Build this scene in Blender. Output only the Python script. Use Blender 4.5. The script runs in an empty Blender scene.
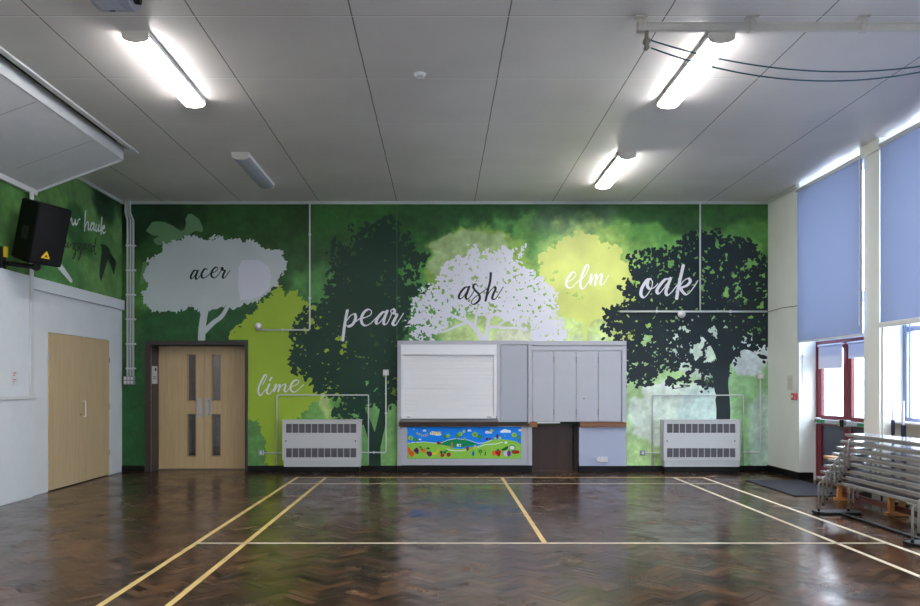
import bpy, bmesh, math, random
import numpy as np
from mathutils import Vector, Matrix, Euler
random.seed(7)
RNG = np.random.RandomState(11)
SC = bpy.context.scene
COL = SC.collection

# ------------------------------------------------------------------ room measures (metres)
F = 761.0                     # focal length in pixels of a 920 px wide frame
PX, PY = 441.0, 384.0         # vanishing point of the photograph
H = 1.39                      # eye height
S = 63.0                      # pixels per metre on the far wall
D = F / S                     # distance to the far wall
XL, XR = -5.063, 5.19         # side walls
ZC = H + 182.5 / S            # ceiling height
YN = -2.2                     # wall behind the camera
def wx(px): return (px - PX) / S
def wz(py): return H + (PY - py) / S
def W(px, py): return (wx(px), wz(py))
def LW(px, py):               # left wall plane: (y, z)
    y = F * -XL / (PX - px); return (y, H + (PY - py) * y / F)

def lin(c):
    out = []
    for v in c[:3]:
        v = v / 255.0
        out.append(v / 12.92 if v <= 0.04045 else ((v + 0.055) / 1.055) ** 2.4)
    return out

# ------------------------------------------------------------------ materials
MATS = {}
def mat(name, rgb, rough=0.5, metal=0.0, var=0.0, scale=8.0, bump=0.0, bscale=60.0, emit=None, coat=0.0, spec=0.5, stretch=None, rvar=0.0):
    if name in MATS: return MATS[name]
    m = bpy.data.materials.new(name); m.use_nodes = True
    nt = m.node_tree; N = nt.nodes; L = nt.links
    b = N['Principled BSDF']
    c = lin(rgb)
    b.inputs['Base Color'].default_value = (*c, 1)
    b.inputs['Roughness'].default_value = rough
    b.inputs['Metallic'].default_value = metal
    b.inputs['Coat Weight'].default_value = coat
    b.inputs['Specular IOR Level'].default_value = spec
    tc = N.new('ShaderNodeTexCoord')
    src = tc.outputs['Object']
    if stretch:
        mp = N.new('ShaderNodeMapping'); mp.inputs['Scale'].default_value = stretch
        L.new(src, mp.inputs['Vector']); src = mp.outputs['Vector']
    nz = N.new('ShaderNodeTexNoise'); nz.inputs['Scale'].default_value = scale; nz.inputs['Detail'].default_value = 5
    L.new(src, nz.inputs['Vector'])
    if var > 0:
        r = N.new('ShaderNodeValToRGB')
        r.color_ramp.elements[0].position = 0.3; r.color_ramp.elements[1].position = 0.7
        r.color_ramp.elements[0].color = (*[max(0, v * (1 - var)) for v in c], 1)
        r.color_ramp.elements[1].color = (*[min(1, v * (1 + var)) for v in c], 1)
        L.new(nz.outputs['Fac'], r.inputs['Fac']); L.new(r.outputs['Color'], b.inputs['Base Color'])
    if rvar > 0:
        mr = N.new('ShaderNodeMapRange'); mr.inputs['To Min'].default_value = max(0, rough - rvar); mr.inputs['To Max'].default_value = rough + rvar
        L.new(nz.outputs['Fac'], mr.inputs['Value']); L.new(mr.outputs['Result'], b.inputs['Roughness'])
    if bump > 0:
        n2 = N.new('ShaderNodeTexNoise'); n2.inputs['Scale'].default_value = bscale; n2.inputs['Detail'].default_value = 3
        L.new(src, n2.inputs['Vector'])
        bp = N.new('ShaderNodeBump'); bp.inputs['Strength'].default_value = bump; bp.inputs['Distance'].default_value = 0.004
        L.new(n2.outputs['Fac'], bp.inputs['Height']); L.new(bp.outputs['Normal'], b.inputs['Normal'])
    if emit:
        b.inputs['Emission Color'].default_value = (*emit[0], 1); b.inputs['Emission Strength'].default_value = emit[1]
    MATS[name] = m
    return m

def glass_mat(name, tint=(1, 1, 1), gloss=0.08, dark=None):
    if name in MATS: return MATS[name]
    m = bpy.data.materials.new(name); m.use_nodes = True
    nt = m.node_tree; N = nt.nodes; L = nt.links; N.remove(N['Principled BSDF'])
    out = N['Material Output']
    t = N.new('ShaderNodeBsdfTransparent'); t.inputs['Color'].default_value = (*tint, 1)
    g = N.new('ShaderNodeBsdfGlossy'); g.inputs['Roughness'].default_value = 0.03
    mx = N.new('ShaderNodeMixShader'); mx.inputs[0].default_value = gloss
    L.new(t.outputs[0], mx.inputs[1]); L.new(g.outputs[0], mx.inputs[2]); L.new(mx.outputs[0], out.inputs['Surface'])
    MATS[name] = m
    return m

def blind_mat():
    m = bpy.data.materials.new('blind_fabric'); m.use_nodes = True
    nt = m.node_tree; N = nt.nodes; L = nt.links; b = N['Principled BSDF']
    c = lin((128, 140, 168))
    tc = N.new('ShaderNodeTexCoord')
    wv = N.new('ShaderNodeTexWave'); wv.bands_direction = 'Y'; wv.inputs['Scale'].default_value = 30; wv.inputs['Distortion'].default_value = 0.5
    L.new(tc.outputs['Object'], wv.inputs['Vector'])
    r = N.new('ShaderNodeValToRGB'); r.color_ramp.elements[0].color = (*[v * 0.97 for v in c], 1); r.color_ramp.elements[1].color = (*c, 1)
    L.new(wv.outputs['Fac'], r.inputs['Fac']); L.new(r.outputs['Color'], b.inputs['Base Color'])
    b.inputs['Roughness'].default_value = 0.8
    t = N.new('ShaderNodeBsdfTranslucent'); t.inputs['Color'].default_value = (*lin((150, 166, 206)), 1)
    mx = N.new('ShaderNodeMixShader'); mx.inputs[0].default_value = BLIND_T
    L.new(b.outputs[0], mx.inputs[1]); L.new(t.outputs[0], mx.inputs[2]); L.new(mx.outputs[0], N['Material Output'].inputs['Surface'])
    return m

def paint_mat(name, rough=0.45):
    m = bpy.data.materials.new(name); m.use_nodes = True
    nt = m.node_tree; N = nt.nodes; L = nt.links; b = N['Principled BSDF']
    a = N.new('ShaderNodeVertexColor'); a.layer_name = 'Col'
    tc = N.new('ShaderNodeTexCoord'); nz = N.new('ShaderNodeTexNoise'); nz.inputs['Scale'].default_value = 6; nz.inputs['Detail'].default_value = 8; nz.inputs['Roughness'].default_value = 0.7
    L.new(tc.outputs['Object'], nz.inputs['Vector'])
    mr = N.new('ShaderNodeMapRange'); mr.inputs['From Min'].default_value = 0.3; mr.inputs['From Max'].default_value = 0.7
    mr.inputs['To Min'].default_value = 0.78; mr.inputs['To Max'].default_value = 1.18
    L.new(nz.outputs['Fac'], mr.inputs['Value'])
    mx = N.new('ShaderNodeVectorMath'); mx.operation = 'SCALE'
    L.new(a.outputs['Color'], mx.inputs[0]); L.new(mr.outputs['Result'], mx.inputs['Scale'])
    L.new(mx.outputs['Vector'], b.inputs['Base Color'])
    b.inputs['Roughness'].default_value = rough; b.inputs['Specular IOR Level'].default_value = 0.3
    return m

def wood_mat(name, c1, c2, rough=0.4, axis='z', freq=1.0, coat=0.0):
    if name in MATS: return MATS[name]
    m = bpy.data.materials.new(name); m.use_nodes = True
    nt = m.node_tree; N = nt.nodes; L = nt.links; b = N['Principled BSDF']
    tc = N.new('ShaderNodeTexCoord'); mp = N.new('ShaderNodeMapping')
    sc = {'x': (0.7, 14, 14), 'y': (14, 0.7, 14), 'z': (14, 14, 0.7)}[axis]
    mp.inputs['Scale'].default_value = tuple(v * freq for v in sc)
    L.new(tc.outputs['Object'], mp.inputs['Vector'])
    nz = N.new('ShaderNodeTexNoise'); nz.inputs['Scale'].default_value = 2.2; nz.inputs['Detail'].default_value = 6; nz.inputs['Roughness'].default_value = 0.65
    nz.inputs['Distortion'].default_value = 0.4
    L.new(mp.outputs['Vector'], nz.inputs['Vector'])
    r = N.new('ShaderNodeValToRGB'); r.color_ramp.elements[0].position = 0.32; r.color_ramp.elements[1].position = 0.68
    r.color_ramp.elements[0].color = (*lin(c2), 1); r.color_ramp.elements[1].color = (*lin(c1), 1)
    L.new(nz.outputs['Fac'], r.inputs['Fac']); L.new(r.outputs['Color'], b.inputs['Base Color'])
    b.inputs['Roughness'].default_value = rough; b.inputs['Coat Weight'].default_value = coat
    MATS[name] = m
    return m

# ------------------------------------------------------------------ object helpers
def props(o, label=None, cat=None, group=None, kind=None):
    if label: o['label'] = label
    if cat: o['category'] = cat
    if group: o['group'] = group
    if kind: o['kind'] = kind
    return o
def thing(name, loc=(0, 0, 0), label=None, cat=None, group=None, kind=None):
    o = bpy.data.objects.new(name, None); o.location = loc; o.empty_display_size = 0.1
    COL.objects.link(o)
    return props(o, label, cat, group, kind)
def obj(name, bm, m, parent=None, label=None, cat=None, group=None, kind=None, smooth=False):
    me = bpy.data.meshes.new(name); bm.normal_update(); bm.to_mesh(me); bm.free()
    if isinstance(m, (list, tuple)):
        for q in m: me.materials.append(q)
    else: me.materials.append(m)
    if smooth:
        for p in me.polygons: p.use_smooth = True
    o = bpy.data.objects.new(name, me); COL.objects.link(o)
    if parent is not None:
        o.parent = parent; o.matrix_parent_inverse = Matrix.Translation(-world_loc(parent))
    return props(o, label, cat, group, kind)
def world_loc(o):
    v = Vector(o.location)
    p = o.parent
    # every Empty here is unrotated while its parts are built in room coordinates
    if p is not None and o.type == 'EMPTY': v = v + world_loc(p)
    elif p is not None: return Vector((0, 0, 0))
    return v if o.type == 'EMPTY' else Vector((0, 0, 0))
def BM(): return bmesh.new()
def box(bm, x0, x1, y0, y1, z0, z1, bev=0.0, seg=1, mi=0):
    if x0 > x1: x0, x1 = x1, x0
    if y0 > y1: y0, y1 = y1, y0
    if z0 > z1: z0, z1 = z1, z0
    vs = [bm.verts.new(p) for p in ((x0, y0, z0), (x1, y0, z0), (x1, y1, z0), (x0, y1, z0), (x0, y0, z1), (x1, y0, z1), (x1, y1, z1), (x0, y1, z1))]
    fs = [bm.faces.new([vs[i] for i in q]) for q in ((0, 3, 2, 1), (4, 5, 6, 7), (0, 1, 5, 4), (1, 2, 6, 5), (2, 3, 7, 6), (3, 0, 4, 7))]
    for f in fs: f.material_index = mi
    if bev > 0:
        es = list({e for f in fs for e in f.edges})
        r = bmesh.ops.bevel(bm, geom=es, offset=bev, segments=seg, affect='EDGES', profile=0.5)
        for f in r['faces']: f.material_index = mi
    return bm
def bx(*a, **k): return box(BM(), *a, **k)
def prism(bm, pts, axis, a, b, mi=0):
    """outline pts (2-D) extruded along an axis from a to b"""
    def P(p, t):
        return {'x': (t, p[0], p[1]), 'y': (p[0], t, p[1]), 'z': (p[0], p[1], t)}[axis]
    A = [bm.verts.new(P(p, a)) for p in pts]; B = [bm.verts.new(P(p, b)) for p in pts]
    fs = [bm.faces.new(A), bm.faces.new(B[::-1])]
    n = len(pts)
    for i in range(n): fs.append(bm.faces.new((A[i], B[i], B[(i + 1) % n], A[(i + 1) % n])))
    for f in fs: f.material_index = mi
    bmesh.ops.recalc_face_normals(bm, faces=fs)
    return bm
def tube(bm, pts, r, seg=10, mi=0, cap=True):
    pts = [Vector(p) for p in pts]
    rings = []
    t0 = (pts[1] - pts[0]).normalized()
    up = Vector((0, 0, 1)) if abs(t0.z) < 0.9 else Vector((1, 0, 0))
    n = t0.cross(up).normalized()
    for i, p in enumerate(pts):
        if i == 0: t = t0
        elif i == len(pts) - 1: t = (pts[i] - pts[i - 1]).normalized()
        else: t = ((pts[i + 1] - pts[i]).normalized() + (pts[i] - pts[i - 1]).normalized()).normalized()
        n = (n - t * n.dot(t)).normalized()
        b = t.cross(n)
        rr = r[i] if isinstance(r, (list, tuple)) else r
        rings.append([bm.verts.new(p + (n * math.cos(2 * math.pi * k / seg) + b * math.sin(2 * math.pi * k / seg)) * rr) for k in range(seg)])
    for a, b2 in zip(rings, rings[1:]):
        for k in range(seg):
            f = bm.faces.new((a[k], a[(k + 1) % seg], b2[(k + 1) % seg], b2[k])); f.material_index = mi
    if cap:
        f = bm.faces.new(rings[0][::-1]); f.material_index = mi
        f = bm.faces.new(rings[-1]); f.material_index = mi
    return bm
def round_path(pts, r, n=6):
    pts = [Vector(p) for p in pts]; out = [pts[0]]
    for i in range(1, len(pts) - 1):
        a, b, c = pts[i - 1], pts[i], pts[i + 1]
        p = b + (a - b).normalized() * r; q = b + (c - b).normalized() * r
        for k in range(n + 1):
            t = k / n; out.append(p * (1 - t) ** 2 + b * 2 * t * (1 - t) + q * t * t)
    out.append(pts[-1]); return out
def lathe(bm, prof, c, axis='z', seg=24, mi=0):
    """profile (radius, height) spun round an axis through c"""
    rings = []
    for (r, h) in prof:
        ring = []
        for k in range(seg):
            a = 2 * math.pi * k / seg; u, v = r * math.cos(a), r * math.sin(a)
            p = {'z': (u, v, h), 'y': (u, h, v), 'x': (h, u, v)}[axis]
            ring.append(bm.verts.new((c[0] + p[0], c[1] + p[1], c[2] + p[2])))
        rings.append(ring)
    fs = []
    for a, b in zip(rings, rings[1:]):
        for k in range(seg): fs.append(bm.faces.new((a[k], a[(k + 1) % seg], b[(k + 1) % seg], b[k])))
    fs.append(bm.faces.new(rings[0])); fs.append(bm.faces.new(rings[-1]))
    for f in fs: f.material_index = mi; f.smooth = True
    bmesh.ops.recalc_face_normals(bm, faces=fs)
    return bm
def copy_tree(o, parent=None):
    c = o.copy(); COL.objects.link(c)
    if parent is not None: c.parent = parent; c.matrix_parent_inverse = o.matrix_parent_inverse.copy()
    for ch in list(o.children):
        copy_tree(ch, c)
    return c

# ------------------------------------------------------------------ painting helpers
def vnoise(X, Y, freq, seed):
    r = np.random.RandomState(seed); T = r.rand(64, 64)
    x = X * freq; y = Y * freq
    xi = np.floor(x).astype(int); yi = np.floor(y).astype(int); fx = x - xi; fy = y - yi
    fx = fx * fx * (3 - 2 * fx); fy = fy * fy * (3 - 2 * fy)
    a = T[yi % 64, xi % 64]; b = T[yi % 64, (xi + 1) % 64]; c = T[(yi + 1) % 64, xi % 64]; d = T[(yi + 1) % 64, (xi + 1) % 64]
    return (a * (1 - fx) + b * fx) * (1 - fy) + (c * (1 - fx) + d * fx) * fy
def fbm(X, Y, freq, seed, oct=4):
    s = 0; a = 0.5; t = 0
    for k in range(oct): s = s + a * vnoise(X, Y, freq * 2 ** k, seed + k); t += a; a *= 0.55
    return s / t - 0.5
def sdf(X, Y, poly):
    poly = np.array(poly, float); n = len(poly)
    d = np.full(X.shape, 1e9); ins = np.zeros(X.shape, bool)
    for i in range(n):
        a = poly[i]; b = poly[(i + 1) % n]; e = b - a
        t = np.clip(((X - a[0]) * e[0] + (Y - a[1]) * e[1]) / (e @ e + 1e-9), 0, 1)
        d = np.minimum(d, np.hypot(X - a[0] - t * e[0], Y - a[1] - t * e[1]))
        if a[1] != b[1]:
            c = ((a[1] > Y) != (b[1] > Y)) & (X < e[0] * (Y - a[1]) / e[1] + a[0]); ins ^= c
    return np.where(ins, d, -d)
def smooth(v, a, b):
    t = np.clip((v - a) / (b - a), 0, 1); return t * t * (3 - 2 * t)
def catmull(pts, n=6):
    P = [pts[0]] + list(pts) + [pts[-1]]; out = []
    for i in range(1, len(P) - 2):
        p0, p1, p2, p3 = [np.array(q, float) for q in P[i - 1:i + 3]]
        for k in range(n):
            t = k / n
            out.append(0.5 * (2 * p1 + (p2 - p0) * t + (2 * p0 - 5 * p1 + 4 * p2 - p3) * t * t + (3 * p1 - p0 - 3 * p2 + p3) * t ** 3))
    out.append(np.array(pts[-1], float)); return out
class Field:
    def __init__(s, x0, x1, y0, y1, h):
        s.h = h; s.xs = np.arange(x0, x1 + h, h); s.ys = np.arange(y0, y1 + h, h)
        s.X, s.Y = np.meshgrid(s.xs, s.ys); s.F = np.full(s.X.shape, -1.0)
    def win(s, cx, cy, r):
        i0 = max(0, int((cx - r - s.xs[0]) / s.h)); i1 = min(len(s.xs), int((cx + r - s.xs[0]) / s.h) + 2)
        j0 = max(0, int((cy - r - s.ys[0]) / s.h)); j1 = min(len(s.ys), int((cy + r - s.ys[0]) / s.h) + 2)
        return slice(j0, j1), slice(i0, i1)
    def leaf(s, cx, cy, a, b, ang):
        J, I = s.win(cx, cy, max(a, b))
        X = s.X[J, I] - cx; Y = s.Y[J, I] - cy
        if X.size == 0: return
        u = X * math.cos(ang) + Y * math.sin(ang); v = -X * math.sin(ang) + Y * math.cos(ang)
        s.F[J, I] = np.maximum(s.F[J, I], 1 - ((u / a) ** 2 + (v / b) ** 2))
    def seg(s, a, b, ra, rb):
        cx, cy = (a[0] + b[0]) / 2, (a[1] + b[1]) / 2; r = math.hypot(a[0] - b[0], a[1] - b[1]) / 2 + max(ra, rb) + s.h
        J, I = s.win(cx, cy, r); X = s.X[J, I]; Y = s.Y[J, I]
        if X.size == 0: return
        ex, ey = b[0] - a[0], b[1] - a[1]; t = np.clip(((X - a[0]) * ex + (Y - a[1]) * ey) / (ex * ex + ey * ey + 1e-9), 0, 1)
        d = np.hypot(X - a[0] - t * ex, Y - a[1] - t * ey); rr = ra + (rb - ra) * t
        s.F[J, I] = np.maximum(s.F[J, I], (rr - d) / np.maximum(rr, 0.01))
    def stroke(s, pts, r0, r1=None):
        P = catmull(pts); n = len(P) - 1
        r1 = r0 if r1 is None else r1
        for i in range(n): s.seg(P[i], P[i + 1], r0 + (r1 - r0) * i / n, r0 + (r1 - r0) * (i + 1) / n)
    def pen(s, pts, thick, thin):
        """brush lettering: downstrokes thick, upstrokes thin"""
        P = catmull(pts, 8); R = []
        for i in range(len(P)):
            a = P[max(0, i - 1)]; b = P[min(len(P) - 1, i + 1)]; dx, dy = b - a; L = math.hypot(dx, dy) + 1e-9
            w = (dy / L + 0.35) / 1.35; w = max(0, min(1, w)); R.append(thin + (thick - thin) * w)
        for i in range(len(P) - 1): s.seg(P[i], P[i + 1], R[i], R[i + 1])
    def crown(s, poly, core=3.0, amp=5.0, freq=0.12, leaves=1500, size=(2.4, 1.3), spread=2.0, seed=1, hole=None, open_=0.012, depth=12.0, f2=0.33):
        d = sdf(s.X, s.Y, poly)
        n = fbm(s.X, s.Y, freq, seed); n2 = fbm(s.X, s.Y, f2, seed + 30, 3); n3 = fbm(s.X, s.Y, 0.5, seed + 60, 3)
        base = d + amp * n * 2 + amp * 0.9 * n3
        inner = base - core
        thr = None if hole is None else hole - open_ * np.clip(d, 0, depth)
        if hole is not None:    # gaps in the foliage where the second noise is low
            inner = np.minimum(inner, (n2 - thr) * 16)
        s.F = np.maximum(s.F, np.clip(inner / 1.5, -1, 1))
        r = np.random.RandomState(seed + 5); k = 0; tries = 0
        while k < leaves and tries < leaves * 30:
            tries += 1
            j = r.randint(s.F.shape[0]); i = r.randint(s.F.shape[1])
            if base[j, i] > -spread * r.rand() and (hole is None or n2[j, i] > thr[j, i] - 0.04 * r.rand()) and s.F[j, i] < 0.9:
                f = 0.6 + 0.7 * r.rand()
                s.leaf(s.xs[i], s.ys[j], size[0] * f, size[1] * f, r.rand() * math.pi); k += 1
    def cut(s, poly, amp=1.5, seed=3):
        d = sdf(s.X, s.Y, poly) + (amp + 1.6) * 3 * fbm(s.X, s.Y, 0.42, seed)
        s.F = np.minimum(s.F, -d)
    def mesh(s, to3):
        """outline-exact flat mesh of the region F > 0; to3 maps (px, py) to a point"""
        bm = BM(); Fd = s.F; ny, nx = Fd.shape; ins = Fd > 0; cache = {}
        def V(x, y):
            k = (round(x, 4), round(y, 4))
            if k not in cache: cache[k] = bm.verts.new(to3(x, y))
            return cache[k]
        full = ins[:-1, :-1] & ins[1:, :-1] & ins[:-1, 1:] & ins[1:, 1:]
        anyy = ins[:-1, :-1] | ins[1:, :-1] | ins[:-1, 1:] | ins[1:, 1:]
        part = anyy & ~full
        for j in range(ny - 1):
            i = 0; row = full[j]
            if row.any():
                while i < nx - 1:
                    if row[i]:
                        k = i
                        while k < nx - 1 and row[k]: k += 1
                        a = bm.faces.new((V(s.xs[i], s.ys[j + 1]), V(s.xs[k], s.ys[j + 1]), V(s.xs[k], s.ys[j]), V(s.xs[i], s.ys[j])))
                        i = k
                    else: i += 1
            for i in np.nonzero(part[j])[0]:
                c = ((i, j), (i + 1, j), (i + 1, j + 1), (i, j + 1)); poly = []
                for q in range(4):
                    (i0, j0), (i1, j1) = c[q], c[(q + 1) % 4]; f0 = Fd[j0, i0]; f1 = Fd[j1, i1]
                    if f0 > 0: poly.append((s.xs[i0], s.ys[j0]))
                    if (f0 > 0) != (f1 > 0):
                        t = min(0.97, max(0.03, f0 / (f0 - f1))); poly.append((s.xs[i0] + t * (s.xs[i1] - s.xs[i0]), s.ys[j0] + t * (s.ys[j1] - s.ys[j0])))
                if len(poly) >= 3:
                    vs = []
                    for p in poly[::-1]:
                        v = V(*p)
                        if v not in vs: vs.append(v)
                    if len(vs) >= 3:
                        try: bm.faces.new(vs)
                        except ValueError: pass
        return bm

BLIND_T = 0.085
WORLD = 6.0
TUBE = 27.0
EXPO = 1.33
# ------------------------------------------------------------------ shared materials
M_white = mat('white_gloss_paint', (214, 217, 218), 0.35, var=0.02)
M_wallw = mat('white_wall_paint', (226, 231, 235), 0.45, var=0.03, scale=3, bump=0.15, bscale=40)
M_wallr = mat('cream_wall_paint', (222, 226, 221), 0.5, var=0.03, scale=3, bump=0.25, bscale=90)
M_black = mat('black_skirting', (9, 9, 11), 0.4, spec=0.3)
M_blackp = mat('black_plastic', (11, 11, 13), 0.5, spec=0.3, bump=0.2, bscale=300)
M_frame = mat('dark_brown_frame', (58, 50, 50), 0.4, var=0.05)
M_oak = wood_mat('light_oak_veneer', (206, 182, 142), (190, 163, 121), 0.35, 'z')
M_chrome = mat('brushed_steel', (190, 192, 196), 0.28, metal=1.0)
M_plastic = mat('white_plastic', (222, 224, 226), 0.35)
M_conduit = mat('white_trunking', (205, 210, 210), 0.4)
M_glass = glass_mat('clear_glass', (0.96, 0.98, 1.0), 0.06)
M_blind = blind_mat()
M_hatch = mat('grey_lilac_paint', (180, 183, 192), 0.42, var=0.02)
M_red = mat('dark_red_paint', (110, 22, 42), 0.35)
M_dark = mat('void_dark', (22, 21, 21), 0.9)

# ------------------------------------------------------------------ floor: herringbone oak blocks
def make_floor():
    w = 0.07; Ln = 4; r = random.Random(3)
    bm = BM(); lay = bm.loops.layers.float_color.new('Col')
    c45 = math.sqrt(0.5)
    x0, x1, y0, y1 = XL - 0.02, 5.6, YN, D + 0.5
    n = int(18 / w)
    pal = [(70, 49, 36), (56, 39, 29), (82, 58, 41), (44, 31, 24), (64, 46, 35), (92, 65, 44), (50, 37, 29), (76, 56, 43), (58, 41, 30), (84, 59, 41)]
    def add(u0, u1, v0, v1):
        cx, cy = (u0 + u1) / 2 * w, (v0 + v1) / 2 * w
        X = (cx - cy) * c45; Y = (cx + cy) * c45
        if not (x0 - 0.12 < X < x1 + 0.1 and y0 - 0.1 < Y < y1): return
        g = 0.0006
        q = [(u0 * w + g, v0 * w + g), (u1 * w - g, v0 * w + g), (u1 * w - g, v1 * w - g), (u0 * w + g, v1 * w - g)]
        tilt = r.gauss(0, 0.0004), r.gauss(0, 0.0002)
        vs = [bm.verts.new(((a - b) * c45, (a + b) * c45, -0.0012 + (tilt[0] if k in (1, 2) else -tilt[0]) + (tilt[1] if k > 1 else -tilt[1]))) for k, (a, b) in enumerate(q)]
        f = bm.faces.new(vs)
        c = lin(pal[r.randrange(len(pal))]); m = 0.75 + 0.5 * r.random()
        for l in f.loops: l[lay] = (c[0] * m, c[1] * m, c[2] * m, 1)
    for y in range(-n, n):
        for x in range(-n // 2 - 40, n):
            X = (x - y) * w * c45; Y = (x + y) * w * c45
            if X < x0 - 0.5 or X > x1 + 0.5 or Y < y0 - 0.5 or Y > y1 + 0.5: continue
            t = (x - y) % (2 * Ln)
            if t == 0: add(x, x + Ln, y, y + 1)
            if t == 2 * Ln - 1: add(x, x + 1, y, y + Ln)
    m = bpy.data.materials.new('parquet'); m.use_nodes = True
    nt = m.node_tree; N = nt.nodes; L = nt.links; b = N['Principled BSDF']
    a = N.new('ShaderNodeVertexColor'); a.layer_name = 'Col'
    tc = N.new('ShaderNodeTexCoord')
    nz = N.new('ShaderNodeTexNoise'); nz.inputs['Scale'].default_value = 1.3; nz.inputs['Detail'].default_value = 8; nz.inputs['Roughness'].default_value = 0.65
    L.new(tc.outputs['Object'], nz.inputs['Vector'])
    mr = N.new('ShaderNodeMapRange'); mr.inputs['From Min'].default_value = 0.3; mr.inputs['From Max'].default_value = 0.7
    mr.inputs['To Min'].default_value = 0.6; mr.inputs['To Max'].default_value = 1.4
    L.new(nz.outputs['Fac'], mr.inputs['Value'])
    g = N.new('ShaderNodeTexNoise'); g.inputs['Scale'].default_value = 45; g.inputs['Detail'].default_value = 4
    L.new(tc.outputs['Object'], g.inputs['Vector'])
    mg = N.new('ShaderNodeMapRange'); mg.inputs['To Min'].default_value = 0.75; mg.inputs['To Max'].default_value = 1.25; L.new(g.outputs['Fac'], mg.inputs['Value'])
    mu = N.new('ShaderNodeMath'); mu.operation = 'MULTIPLY'; L.new(mr.outputs['Result'], mu.inputs[0]); L.new(mg.outputs['Result'], mu.inputs[1])
    sc = N.new('ShaderNodeVectorMath'); sc.operation = 'SCALE'; L.new(a.outputs['Color'], sc.inputs[0]); L.new(mu.outputs[0], sc.inputs['Scale'])
    L.new(sc.outputs['Vector'], b.inputs['Base Color'])
    wr = N.new('ShaderNodeTexNoise'); wr.inputs['Scale'].default_value = 2.4; wr.inputs['Detail'].default_value = 7; wr.inputs['Roughness'].default_value = 0.7
    L.new(tc.outputs['Object'], wr.inputs['Vector'])
    rr = N.new('ShaderNodeMapRange'); rr.inputs['From Min'].default_value = 0.35; rr.inputs['From Max'].default_value = 0.7
    rr.inputs['To Min'].default_value = 0.12; rr.inputs['To Max'].default_value = 0.34; L.new(wr.outputs['Fac'], rr.inputs['Value']); L.new(rr.outputs['Result'], b.inputs['Roughness'])
    bn = N.new('ShaderNodeTexNoise'); bn.inputs['Scale'].default_value = 9; bn.inputs['Detail'].default_value = 3; L.new(tc.outputs['Object'], bn.inputs['Vector'])
    bp = N.new('ShaderNodeBump'); bp.inputs['Strength'].default_value = 0.18; bp.inputs['Distance'].default_value = 0.003; L.new(bn.outputs['Fac'], bp.inputs['Height']); L.new(bp.outputs['Normal'], b.inputs['Normal'])
    b.inputs['Specular IOR Level'].default_value = 0.36
    fl = obj('floor', bm, m, kind='structure')
    sub = BM(); box(sub, XL - 0.3, 5.9, YN - 0.3, D + 2.8, -0.15, -0.003)
    obj('subfloor', sub, mat('joint_dark', (22, 17, 14), 0.6), fl)
    yel = mat('yellow_court_paint', (214, 186, 120), 0.4, var=0.15, scale=5)
    crm = mat('cream_court_paint', (215, 205, 180), 0.4, var=0.1, scale=5)
    def line(xa, xb, ya, yb, m_, lab): obj('court_line', bx(xa, xb, ya, yb, -0.0015, 0.0008), m_, fl, label=lab)
    h = 0.022
    line(-2.14 - h, -2.14 + h, YN, 11.36, yel, 'yellow floor line, outermost on the left')
    line(-1.71 - h, -1.71 + h, YN, 11.36, yel, 'yellow floor line, second from the left')
    line(0.907 - h, 0.907 + h, 6.65, 11.34, yel, 'pale yellow centre line running towards the hatch')
    line(3.46 - h, 3.46 + h, YN, 11.33, crm, 'cream floor line, second from the right')
    line(3.90 - h, 3.90 + h, YN, 11.33, crm, 'cream floor line nearest the benches')
    line(-2.14, 3.90, 11.33 - h, 11.33 + h, yel, 'thin cross line nearest the mural wall')
    line(-2.14, 3.90, 10.62 - h * .7, 10.62 + h * .7, crm, 'thin cross line second from the mural wall')
    line(-2.14, 3.88, 6.65 - h * .8, 6.65 + h * .8, crm, 'cream cross line across the middle of the floor')
make_floor()

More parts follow.
